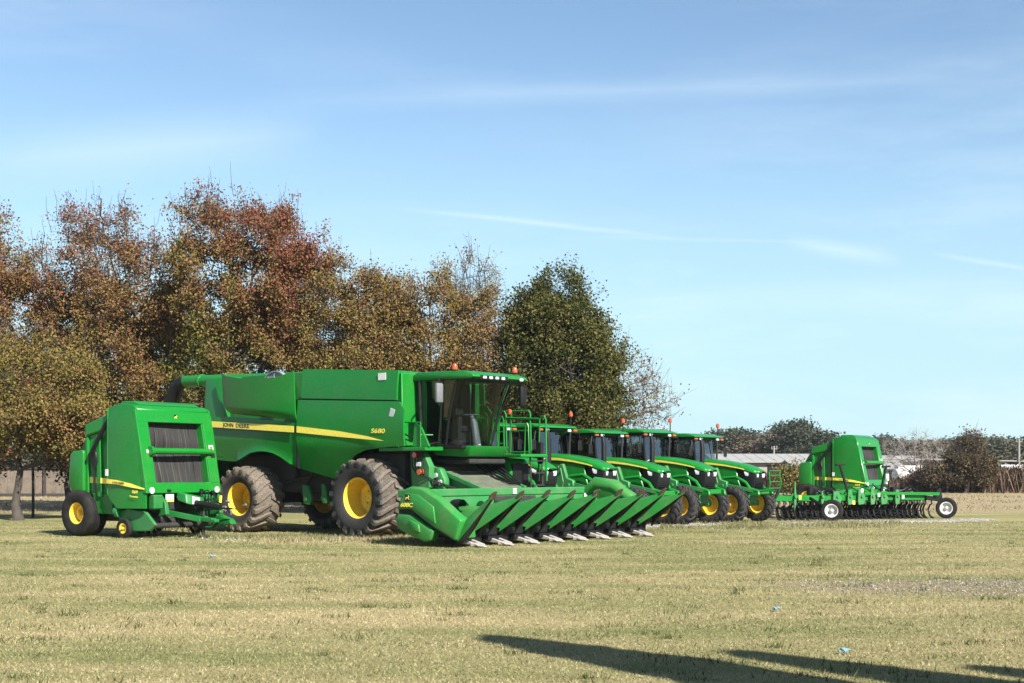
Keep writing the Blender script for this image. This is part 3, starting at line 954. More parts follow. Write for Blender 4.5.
        m.prism([(3.18, .82), (3.40, 1.14), (3.80, 1.10), (4.24, .86), (4.30, .50), (3.58, .84)], s * 3.735, s * 3.69, bev=.03, seg=2)
        m.build('shield_panel', 'green_shield', e, off=O)
        if s > 0:
            continue
        m = MB()
        m.prism(Bp, s * 3.70, s * 3.44, bev=.05, seg=3)
        m.prism([(3.55, .58), (3.82, .48), (3.86, .30), (3.6, .34)], s * 3.75, s * 3.69, bev=.03, seg=2)
        m.build('lower_shield', 'green_shield', e, off=O)
        m = MB()
        m.prism([(3.1, .79), (3.53, .80), (4.22, .44), (4.85, .16), (4.83, .13), (4.2, .32), (3.53, .66), (3.1, .69)], s * 3.60, s * 3.46, bev=0)
        m.build('shield_gap', 'plastic', e, off=O)
        if s < 0:
            deer_badge(e, (3.50, -3.737, 1.035), .15, off=O)
            MB().text('608C', .125, (3.28, -3.738, .84), shear=.15, width=.36, ext=.003).build('lettering', 'yellow_decal', e, off=O)
            for x in (4.40, 4.02):
                c = MB()
                c.lathe([(.12, -.14), (.13, .0), (.12, .12)], 16, (x - .35, -2.75 + (4.4 - x) * 1.2, .86), 'x')
                c.build('hole_shade', 'plastic', t, off=O)  # short black tubes standing for the shade inside two holes
    for y, z, w, h in ((-2.75, .99, .16, .14), (-2.85, 1.13, .12, .09), (.12, 1.13, .13, .13), (2.9, .98, .14, .13)):
        MB().box((3.255, y, z), (.012, w, h), 0).build('sticker', 'white_decal', t, off=O)
    MB().text('608C', .08, (3.246, -3.1, 1.09), 'front', width=.34).build('lettering', 'yellow_decal', t, off=O)
    g = MB()
    g.tube([(3.2, 2.95, 1.08), (3.5, 3.0, 1.30), (4.0, 3.1, 1.22), (4.6, 3.2, .80)], [.10, .16, .18, .14], 12)
    g.build('end_cone', 'green_shield', t, off=O)
    return t

build_combine()
build_header()
# ------------------------------------------------------------------ round baler (x forward, origin below its axle)
def build_baler():
    t = thing('round_baler', 'green round baler with wide ribbed tyres, beside the rear of the combine',
              'round baler', (-9.97, 35.32, 0), -R(34))
    t.scale = (1, .95, 1.01)
    for s in (-1, 1):
        sh = [(1.05, 1.02), (1.05, 3.06), (1.12, 3.11), (1.46, 3.18), (1.98, 3.13), (2.10, 3.02), (2.42, 1.20), (2.37, .71), (1.44, .69)]
        lo = [(1.05, 1.02), (1.44, .70), (2.42, .71)]
        hi = [(1.05, 3.08), (1.46, 3.18), (1.98, 3.12), (2.06, 3.06), (2.42, 1.3)]
        def yf(x, z, v):
            return s * (1.24 + .06 * math.sin(math.pi * min(max((x - 1.05) / 1.37, 0), 1)) ** .6 - .10 * max(0, (z - 2.75)) )
        p = MB()
        p.skin(lo, hi, yf, 26, 16, .05)
        p.prism([(1.05, 1.02), (1.05, 3.06), (1.09, 3.09), (1.09, 1.0)], s * 1.26, s * 1.02, bev=.01)
        p = p.build('side_shield', 'green', t)
        st = MB()
        pts = [(1.08, 1.40, 1.29), (1.5, 1.37, 1.27), (2.0, 1.29, 1.20), (2.40, 1.18, 1.155)]
        def f(u, v):
            x = 1.07 + 1.34 * u
            a, b_ = np.interp(x, [q[0] for q in pts], [q[1] for q in pts]), np.interp(x, [q[0] for q in pts], [q[2] for q in pts])
            z = b_ + (a - b_) * v
            return (x, yf(x, z, 0) + s * .034, z)
        st.grid(f, 16, 1, .004)
        st.build('stripe', 'yellow_decal', p)
        if s < 0:
            MB().text('JOHN DEERE', .06, (1.35, -1.345, 1.30), slope=-.05, width=.42).build('lettering', 'black_decal', p)
            MB().text('569', .10, (2.02, -1.33, 1.07), shear=.1, slope=-.06, width=.20).build('lettering', 'yellow_decal', p)
            MB().text('Premium', .06, (1.95, -1.335, .98), shear=.1, slope=-.06, width=.28).build('lettering', 'yellow_decal', p)
            MB().box((1.12, -1.32, 1.55), (.10, .01, .16), 0).build('sticker', 'white_decal', p)
        # rear body
        m = MB()
        m.prism([(.16, 1.0), (.14, 2.4), (.14, 2.70), (.2, 2.76), (.98, 2.95), (.98, 2.55), (.92, 1.0), (.6, .75)], s * 1.08, s * 1.02, bev=.02)
        m.prism([(.14, 2.42), (.14, 2.72), (1.0, 2.96), (1.0, 2.62)], s * 1.17, s * 1.05, bev=.03)
        m.prism([(.12, 1.02), (.12, 2.40), (.22, 2.42), (.24, 1.0)], s * 1.14, s * 1.05, bev=.02)
        m.prism([(.58, .95), (.50, 2.45), (.66, 2.48), (.74, .95)], s * 1.15, s * 1.06, bev=.02)
        m.box((.62, s * 1.07, .80), (.9, .06, .5), .02)
        m = m.build('side_wall', 'green_frame' if s > 0 else 'green', t)
        q = MB()
        q.prism([(.14, 1.30), (.14, 1.45), (.56, 1.43), (.56, 1.29)], s * 1.09, s * 1.082, bev=0)
        q.prism([(.70, 1.29), (.70, 1.42), (.98, 1.41), (.98, 1.28)], s * 1.155, s * 1.08, bev=0)
        q.build('stripe', 'yellow_decal', m)
        q = MB()
        q.tube([(.36, s * 1.2, 1.95), (.95, s * 1.2, 2.72)], .055, 8)
        q.tube([(.95, s * 1.2, 2.72), (1.04, s * 1.2, 2.85)], .035, 8)
        q.prism([(.34, 2.05), (.44, 2.12), (.58, 2.05), (.60, 1.80), (.50, 1.55), (.40, 1.78)], s * 1.20, s * 1.10, bev=.02)
        q.tube([(.50, s * 1.17, 1.65), (.50, s * 1.17, 1.05)], .03, 6)
        q.build('lift_cylinder', 'plastic', t)
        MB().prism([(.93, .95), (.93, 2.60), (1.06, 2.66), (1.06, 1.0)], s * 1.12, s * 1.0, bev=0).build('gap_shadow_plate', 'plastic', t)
        # tail shields
        tl = MB()
        tl.prism([(-.42, 1.30), (-.36, 1.98), (-.28, 2.06), (.10, 2.10), (.14, 2.04), (.14, 1.10), (.05, 1.06), (-.32, 1.10)], s * 1.22, s * 1.10, bev=.05, seg=3)
        tl.build('tail_shield', 'green', t)
    bd = MB()
    bd.prism([(-.25, 1.1), (-.3, 1.95), (.1, 2.65), (1.0, 2.9), (1.1, 1.0), (.4, .8)], -1.03, 1.03, bev=.05)
    bd.build('tailgate', 'green_frame', t)
    MB().prism([(1.05, 3.0), (1.1, 3.10), (1.5, 3.20), (1.96, 3.15), (2.08, 3.04), (2.05, 2.98)], -1.2, 1.2, bev=.02).build('roof', 'green', t)
    MB().prism([(1.30, 3.16), (1.34, 3.25), (1.78, 3.25), (1.98, 3.15)], -1.05, 1.0, bev=.02).build('roof_hatch', 'green', t)
    # slanted front frame
    fx = lambda z: 2.08 + (3.02 - z) * .205
    def fr(mb, y0, y1, z0, z1, th=.10, pr=.0, bev=.015):
        mb.hull8([(fx(z0) - th, y0, z0), (fx(z0) + pr, y0, z0), (fx(z0) + pr, y1, z0), (fx(z0) - th, y1, z0), (fx(z1) - th, y0, z1), (fx(z1) + pr, y0, z1), (fx(z1) + pr, y1, z1), (fx(z1) - th, y1, z1)], bev)
    f = MB()
    fr(f, -1.28, 1.26, 2.74, 3.03, .12)
    fr(f, -1.28, 1.26, 1.06, 1.31, .12)
    fr(f, -1.28, -.92, 1.29, 2.76, .13, .004)
    fr(f, .93, 1.26, 1.29, 2.76, .13, .004)
    fr(f, .90, .935, 1.3, 2.75, .40, -.02)
    fr(f, -.925, -.89, 1.3, 2.75, .40, -.02)
    f = f.build('front_frame', 'green', t)
    ro = MB()
    ro.tube([(fx(2.06) + .05, -.98, 2.06), (fx(2.06) + .05, 1.06, 2.06)], .075, 14)
    ro.tube([(fx(2.06) + .05, -1.04, 2.06), (fx(2.06) + .05, -.95, 2.06)], .11, 14)
    ro.build('roller', 'green', t)
    bw = 1.78 / 6
    for k in range(6):
        y0 = -.885 + k * bw
        b = MB()
        def g(u, v):
            z = 1.20 + 1.56 * v
            x = fx(z) - .20 + .018 * math.sin(v * 9 + k * .7) - .06 * math.exp(-((v - .55) / .1) ** 2)
            return (x, y0 + .006 + (bw - .012) * u, z)
        b.grid(g, 2, 24, .012)
        b.build('belt', 'belt', t)
    MB().hull8([(fx(1.2) - .42, -.9, 1.2), (fx(1.2) - .36, -.9, 1.2), (fx(1.2) - .36, .9, 1.2), (fx(1.2) - .42, .9, 1.2), (fx(2.76) - .42, -.9, 2.76), (fx(2.76) - .36, -.9, 2.76), (fx(2.76) - .36, .9, 2.76), (fx(2.76) - .42, .9, 2.76)], 0).build('chamber_wall', 'plastic', t)
    deer_badge(f, (fx(2.89) + .002, .03, 2.885), .12, 'front')
    for y, z, mt, w, h in ((1.10, 2.14, 'white_decal', .15, .16), (1.12, 1.97, 'black_decal', .15, .12), (-1.05, 2.05, 'pale_grey', .10, .08), (1.10, 2.16, 'red_lens', .07, .05)):
        d = .010 if mt != 'red_lens' else .013
        MB().hull8([(fx(z - h / 2) + .004, y - w / 2, z - h / 2), (fx(z - h / 2) + d, y - w / 2, z - h / 2), (fx(z - h / 2) + d, y + w / 2, z - h / 2), (fx(z - h / 2) + .004, y + w / 2, z - h / 2),
                    (fx(z + h / 2) + .004, y - w / 2, z + h / 2), (fx(z + h / 2) + d, y - w / 2, z + h / 2), (fx(z + h / 2) + d, y + w / 2, z + h / 2), (fx(z + h / 2) + .004, y + w / 2, z + h / 2)], 0).build('sticker', mt, f)
    for y in (-1.10, 1.10):
        MB().tube([(fx(1.15) + .0, y, 1.13), (fx(1.15) + .02, y, 1.13)], .075, 14).build('reflector', 'white_decal', f)
    for y in (-.55, .55):
        MB().box((fx(1.1) + .01, y, 1.12), (.02, .12, .06), 0).build('slot', 'black_decal', f)
    # pickup, tongue and fittings below the front
    c = MB()
    c.box((.9, 0, .62), (2.2, 1.5, .5), .05)
    c.box((1.9, 0, .78), (.7, 1.8, .3), .04)
    c.build('chassis', 'dark', t)
    pk = MB()
    pk.tube([(1.95, -1.0, .40), (1.95, 1.0, .40)], .17, 14)
    for k in range(26):
        y = -.95 + k * .076
        for a in range(5):
            th = a * 1.257 + k * .4
            pk.tube([(1.95 + .16 * math.cos(th), y, .40 + .16 * math.sin(th)), (1.95 + .30 * math.cos(th), y, .40 + .30 * math.sin(th)), (1.95 + .33 * math.cos(th + .15), y, .40 + .33 * math.sin(th + .15))], .008, 4)
    pk.build('pickup', 'dark', t)
    wr = MB()
    wr.tube([(2.42, -1.0, .30), (2.42, .95, .30)], .065, 12)
    wr.build('press_roller', 'dark', t)
    for s in (-1, 1):
        pg = MB()
        pg.prism([(1.35, .30), (1.35, .62), (1.7, .70), (2.3, .62), (2.62, .34), (2.45, .18), (1.9, .16)], s * 1.14, s * 1.05, bev=.02)
        pg.tube([(1.64, s * 1.0, .30), (1.64, s * 1.22, .30)], .05, 10)
        pg.tube([(1.3, s * 1.16, .62), (1.42, s * 1.16, .62)], .14, 14)
        pg.build('pickup_guard', 'green_work', t)
    tg = MB()
    for s in (-1, 1):
        tg.bar((1.6, s * .55, .70), (3.1, s * .10, .44), .10, .13)
    tg.bar((2.9, 0, .46), (3.45, 0, .42), .16, .10)
    tg.box((3.48, 0, .41), (.18, .16, .08), .02)
    tg.build('tongue', 'green_frame', t)
    jk = MB()
    jk.tube([(3.05, .05, .62), (3.05, .05, .06)], .04, 10)
    jk.box((3.05, .05, .03), (.24, .24, .05), .01)
    jk.build('jack_stand', 'dark', t)
    dr = MB()
    dr.tube([(2.3, .1, .85), (2.75, .1, .82), (3.55, .12, .72)], [.09, .075, .07], 12)
    dr.build('drive_shaft', 'plastic', t)
    fit = MB()
    fit.hull8([(2.45, -.25, .88), (2.72, -.18, .80), (2.78, .38, .70), (2.5, .40, .74), (2.42, -.25, 1.10), (2.68, -.18, 1.04), (2.74, .38, .94), (2.46, .40, 1.0)], .02)
    fit.box((2.45, -.95, .86), (.22, .30, .34), .03)
    fit.prism([(2.3, .5), (2.35, 1.0), (2.62, .82), (2.7, .55)], 1.0, 1.12, bev=.02)
    fit.prism([(2.3, .5), (2.35, 1.0), (2.55, .85), (2.6, .55)], -.75, -.63, bev=.02)
    fit.prism([(2.7, .36), (2.75, .55), (3.2, .42), (3.3, .30), (2.95, .26)], .78, .98, bev=.02)
    fit.box((2.55, .6, .95), (.2, .24, .14), .03)
    fit = fit.build('front_fittings', 'green_frame', t)
    MB().hull8([(2.735, -.02, .80), (2.745, -.02, .80), (2.765, .22, .77), (2.755, .22, .77), (2.725, -.02, .98), (2.735, -.02, .98), (2.755, .22, .94), (2.745, .22, .94)], 0).build('sticker', 'white_decal', fit)
    MB().box((2.50, -.55, .97), (.02, .26, .13), 0).build('sticker', 'white_decal', fit)
    MB().box((2.52, -.55, .88), (.02, .22, .04), 0).build('sticker', 'yellow_decal', fit)
    MB().bar((2.66, 1.05, .98), (2.62, 1.04, .62), .04, .06).build('handle', 'yellow_decal', fit)
    hz = MB()
    r = random.Random(3)
    for k in range(11):
        y = .42 + .05 * k
        x1 = 2.9 + r.uniform(0, .7)
        hz.tube([(2.35, y, .95 + r.uniform(-.1, .15)), (2.6, y + r.uniform(-.1, .1), 1.0 + r.uniform(-.2, .15)), (2.8, .3 + .05 * k, .72 + r.uniform(-.1, .2)), (x1, .2 + r.uniform(-.1, .5), .62 + r.uniform(-.1, .25))], .016, 6)
    hz.build('hose', 'plastic', t)
    for k in range(8):
        hz = MB()
        p = (2.65 + r.uniform(0, .9), .25 + r.uniform(0, .8), .60 + r.uniform(0, .4))
        hz.tube([p, (p[0] + r.uniform(.05, .12), p[1] + r.uniform(-.1, .1), p[2] + r.uniform(-.1, .1))], .03, 8)
        hz.build('coupling', 'steel', t)
    for s in (-1, 1):
        wheel(t, (0, s * 1.06, .56), 'baler', .56, .62, .25, 'rib', 0, .0, 'rubber', 'yellow', .15, s > 0)
        wheel(t, (1.64, s * 1.22, .23), 'baler_gauge', .23, .14, .115, 'plain', 0, .0, 'rubber', 'yellow', .04, s > 0)
    ax = MB()
    ax.tube([(0, -1.0, .54), (0, 1.0, .54)], .07, 10)
    ax.build('axle', 'dark', t)
    return t

baler = build_baler()
far_baler = copy_tree(baler)
far_baler.location = (12.73, 58.0, 0)
far_baler.scale = (1, 1, .93)
far_baler.rotation_euler = (0, 0, -R(34))
far_baler['label'] = 'green round baler standing behind the field cultivator'
for b in (baler, far_baler):
    b['group'] = 'green round balers'

# ------------------------------------------------------------------ tractors (x forward, origin below the front axle)
def build_tractor():
    t = thing('tractor', 'green cab tractor', 'tractor', (0, 0, 0), 0)
    # engine hood lofted along its length: (x, half width, shoulder z, top z)
    sec = [(-1.42, .37, 1.78, 2.00), (-1.0, .385, 1.78, 1.985), (-.5, .39, 1.74, 1.93), (0, .385, 1.67, 1.84), (.30, .36, 1.60, 1.75), (.48, .31, 1.55, 1.67), (.57, .22, 1.52, 1.60)]
    def hood(u, v):
        k = u * (len(sec) - 1)
        i = min(int(k), len(sec) - 2)
        w = k - i
        x, hw, zs, zt = [a * (1 - w) + b * w for a, b in zip(sec[i], sec[i + 1])]
        a = math.pi * v
        cy, sz = math.cos(a), math.sin(a)
        e = .55
        return (x + .06 * max(0, sz) * (u > .9), math.copysign(abs(cy) ** e, cy) * hw, zs + (zt - zs) * abs(sz) ** e)
    h = MB()
    h.grid(hood, 28, 18, .025)
    h = h.build('hood', 'green', t, smooth=50)
    for s in (-1, 1):
        q = MB()
        def f(u, v):
            x = -1.40 + 1.58 * u
            zs = float(np.interp(x, [a[0] for a in sec], [a[2] for a in sec]))
            hw = float(np.interp(x, [a[0] for a in sec], [a[1] for a in sec]))
            wd = .075 * (1 - u * .65)
            return (x, s * (hw + .022), zs + .04 + wd * v - .02 * u)
        q.grid(f, 12, 1, .008)
        q.build('stripe', 'yellow_decal', h)
        p = MB()
        p.prism([(-1.40, 1.12), (-1.40, 1.79), (-.9, 1.79), (-.35, 1.73), (-.12, 1.68), (-.02, 1.30), (.10, 1.0), (-.6, 1.0)], s * .375, s * .335, bev=.02)
        p = p.build('side_panel', 'green', h)
        for x0 in (-1.0, -.82):
            g = MB()
            for z0, z1 in ((1.42, 1.66), (1.12, 1.36)):
                g.prism([(x0, z1), (x0 + .05, z1), (x0 + .13, z0), (x0 + .08, z0)], s * .384, s * .37, bev=0)
            g.build('louvre', 'white_decal', p)
        k = MB()
        k.prism([(-.94, 1.68), (-.88, 1.68), (-.78, 1.40), (-.84, 1.40)], s * .384, s * .37, bev=0)
        k.prism([(-1.15, 1.34), (-.6, 1.28), (-.45, 1.05), (-.5, 1.02), (-.66, 1.22), (-1.15, 1.28)], s * .39, s * .37, bev=0)
        k.build('vent', 'plastic', p)
    gr = MB()
    gr.prism([(-.10, 1.66), (-.02, 1.30), (.10, .98), (.42, .98), (.50, 1.2), (.54, 1.52), (.3, 1.58)], -.33, .33, bev=.05, seg=2)
    for k in range(7):
        gr.box((.505, 0, 1.08 + .062 * k), (.03, .48, .018), .004)
    gr.build('grille', 'plastic', t)
    for s in (-1, 1):
        hl = MB()
        hl.hull8([(.20, s * .375, 1.46), (.575, s * .20, 1.40), (.50, s * .08, 1.40), (.20, s * .28, 1.46), (.16, s * .385, 1.60), (.60, s * .20, 1.525), (.5, s * .08, 1.525), (.16, s * .28, 1.60)], .02, 2)
        hl.build('headlight', 'lamp', t)
    ch = MB()
    ch.box((-.8, 0, .82), (2.2, .5, .45), .04)
    ch.box((0, 0, .62), (.30, 1.35, .22), .04)
    ch.box((-2.5, 0, .85), (.5, 1.3, .42), .05)
    ch.box((-2.0, 0, .75), (1.2, .9, .3), .04)
    ch.build('chassis', 'green_frame', t)
    # front bumper and loader mounts
    bm_ = MB()
    bm_.box((.60, 0, .96), (.18, .60, .14), .02)
    for s in (-1, 1):
        bm_.prism([(.25, 1.02), (.72, 1.02), (.76, .86), (.62, .84), (.25, .9)], s * .50, s * .40, bev=.02)
        bm_.tube([(.7, s * .45, .98), (.42, s * .46, 1.06), (.28, s * .47, 1.25), (-.05, s * .48, 1.42), (-.5, s * .50, 1.38)], .055, 8)
    bm_.build('front_bumper', 'green', t)
    for s in (-1, 1):
        lm = MB()
        lm.prism([(-.98, .72), (-.92, 1.30), (-.78, 1.70), (-.66, 1.72), (-.52, 1.35), (-.30, 1.28), (-.28, 1.05), (-.55, .95), (-.6, .72)], s * .62, s * .50, bev=.02)
        lm.tube([(-.45, s * .45, 1.15), (-.45, s * .68, 1.15)], .05, 10)
        lm.tube([(-.75, s * .45, 1.5), (-.75, s * .68, 1.5)], .05, 10)
        lm.bar((-.3, s * .56, 1.16), (.55, s * .48, 1.0), .05, .12)
        lm.tube([(-.7, s * .66, 1.6), (-.55, s * .74, 1.25), (-.65, s * .70, .95)], .02, 6)
        lm.build('loader_mount', 'green_work', t)
    # cab
    x0, x1, hw = -3.08, -1.42, .80
    cb = MB()
    cb.box(((x0 + x1) / 2, 0, 1.28), (x1 - x0 - .1, 1.5, .42), .04)
    cb.prism([(x0, 1.3), (x0 - .02, 1.85), (-2.55, 1.85), (-2.3, 1.3)], -.78, .78, bev=.03)
    cb.build('cab_base', 'plastic', t)
    rf = MB()
    rf.prism([(x0 - .12, 2.68), (x0 - .12, 2.76), (x0 + .05, 2.82), (x1 - .2, 2.81), (x1 + .12, 2.74), (x1 + .16, 2.69)], -.90, .90, bev=.03, seg=2)
    rf = rf.build('cab_roof', 'green', t)
    MB().box(((x0 + x1) / 2 + .02, 0, 2.655), (x1 - x0 + .12, 1.70, .07), .02).build('roof_lining', 'plastic', rf)
    pl = MB()
    for s in (-1, 1):
        pl.tube([(x1 + .05, s * .62, 1.5), (x1 + .02, s * .74, 2.66)], .035, 6)
        pl.tube([(-2.28, s * .76, 1.3), (-2.32, s * .80, 2.66)], .035, 6)
        pl.tube([(x0, s * .74, 1.6), (x0 + .02, s * .76, 2.66)], .045, 6)
        pl.tube([(x1 + .05, s * .63, 1.52), (-2.28, s * .77, 1.48), (x0, s * .75, 1.85)], .025, 6)
    pl.build('pillar', 'plastic', t)
    MB().grid(lambda u, v: (x1 + .06 + .06 - .20 * v - .10 * abs(2 * u - 1) ** 2.5, (2 * u - 1) * (.62 + .12 * v), 1.50 + 1.16 * v), 12, 4).build('windscreen', 'glass_blue', t)
    for s in (-1, 1):
        MB().grid(lambda u, v: (x1 - .03 + (-2.30 - x1) * u, s * (.63 + .11 * v + .14 * u * (1 - v * .6)), 1.48 + 1.18 * v), 6, 4).build('door_glass', 'glass', t)
        MB().grid(lambda u, v: (-2.31 + (x0 + 2.33) * u, s * (.775 - .02 * u), 1.85 + .81 * v), 2, 2).build('side_window', 'glass', t)
        ex = MB()
        ex.tube([(-2.26, s * .82, 1.55), (-2.24, s * .84, 1.95)], .014, 6)
        ex.build('handle', 'plastic', t)
    MB().grid(lambda u, v: (x0 - .02, (2 * u - 1) * .74, 1.85 + .81 * v), 2, 2).build('rear_window', 'glass', t)
    se = MB()
    se.box((-2.45, 0, 1.62), (.48, .48, .16), .05, seg=2)
    se.box((-2.70, 0, 1.98), (.14, .46, .68), .05, (0, -.12, 0), 2)
    se.box((-2.45, -.36, 1.80), (.5, .12, .10), .03)
    se.build('seat', 'fabric', t)
    sw = MB()
    sw.lathe([(.19, -.014), (.205, 0), (.19, .014), (.175, 0), (.19, -.014)], 20, (-1.92, 0, 2.02), 'z')
    sw.tube([(-1.72, 0, 1.4), (-1.80, 0, 1.85), (-1.92, 0, 2.0)], [.09, .07, .03], 8)
    sw.bar((-1.92, -.19, 2.02), (-1.92, .19, 2.02), .03, .02)
    sw.build('steering_wheel', 'plastic', t)
    for s in (-1, 1):
        fe = MB()
        def f(u, v):
            a = R(20 + 125 * u)
            rr = .90
            return (-2.5 - rr * math.cos(a) * -1 if False else -2.5 + rr * math.cos(a), s * (.72 + .46 * v), .85 + rr * math.sin(a))
        fe.grid(f, 14, 3, .03)
        fe.build('fender', 'green', t)
        mr = MB()
        mr.tube([(x1 + .0, s * .76, 2.55), (x1 + .12, s * 1.02, 2.58), (x1 + .12, s * 1.08, 2.35)], .018, 6)
        mr.box((x1 + .12, s * 1.08, 2.22), (.05, .18, .30), .03)
        mr.build('mirror', 'plastic', t)
        am = MB()
        am.box((x1 + .14, s * .80, 2.63), (.07, .16, .06), .015)
        am.build('marker_lamp', 'amber', t)
        wl = MB()
        wl.box((x1 + .15, s * .52, 2.625), (.06, .14, .07), .015)
        wl.build('work_light', 'lamp', t)
        st = MB()
        for k in range(3):
            st.box((-1.62, s * .84, .55 + .27 * k), (.34, .24, .03), .006)
        st.bar((-1.46, s * .90, .5), (-1.46, s * .82, 1.2), .03, .04)
        st.bar((-1.78, s * .90, .5), (-1.78, s * .82, 1.2), .03, .04)
        st.build('step', 'dark', t)
    eh = MB()
    eh.tube([(-1.22, -.52, 1.2), (-1.22, -.52, 2.35), (-1.26, -.52, 2.62), (-1.30, -.54, 2.70)], [.075, .075, .045, .04], 10)
    eh.build('exhaust', 'plastic', t)
    b = MB()
    b.lathe([(0, 0), (.055, 0), (.06, .04), (.05, .11), (.025, .135), (0, .14)], 14, (x1 + .05, .72, 3.02), 'z')
    b = b.build('beacon', 'amber', t)
    MB().tube([(x1 + .05, .72, 2.76), (x1 + .05, .72, 3.02)], .018, 6).build('beacon_stalk', 'plastic', b)
    for s in (-1, 1):
        wheel(t, (0, s * .85, .57), 'tractor_front', .57, .38, .30, 'lug', 18, .038, 'rubber_tractor', 'yellow', .13, s > 0, 0, .2)
        wheel(t, (-2.5, s * .90, .84), 'tractor_rear', .84, .44, .46, 'lug', 20, .045, 'rubber_tractor', 'yellow', .15, s > 0, 0, .1)
    return t

SPOTS = [(.60, 37.2, 1.045), (2.30, 38.8, 1.045), (3.95, 40.3, 1.0), (5.5, 41.8, 1.02), (7.24, 43.5, .985)]
LBL = ['green cab tractor mostly hidden behind the ladder and cab of the combine',
       'green cab tractor rising behind the corn header, second in the row after the combine',
       'green cab tractor in the middle of the tractor row',
       'green cab tractor beside the one with a brush guard',
       'green cab tractor with a thin brush guard on its nose']
tr0 = build_tractor()
for i, (x, y, k) in enumerate(SPOTS):
    o = tr0 if i == 0 else copy_tree(tr0)
    o.location = (x, y, 0)
    o.rotation_euler = (0, 0, -R((37.2, 38.9, 37.6, 38.8, 37.9)[i]))
    o.scale = (1, 1, k) if i in (0, 1) else (1, 1, k)
    o['label'] = LBL[i]
    o['group'] = 'green cab tractors parked in a row'
    for ch in o.children:
        if ch.name.startswith('wheel') and abs(ch.location.x) < .1:
            ch.rotation_euler.z += (.0, .06, -.05, .12, -.02)[i]
            ch.rotation_euler.y += .7 * i
    if i == 4:
        g = MB()
        for s in (-1, 1):
            g.tube([(.70, s * .34, .98), (.98, s * .36, 1.0), (1.05, s * .36, 1.2), (1.0, s * .34, 1.62)], .022, 6)
        for z in (1.08, 1.28, 1.48, 1.62):
            g.tube([(1.03, -.36, z), (1.03, .36, z)], .016, 6)
        g.build('brush_guard', 'green', o)

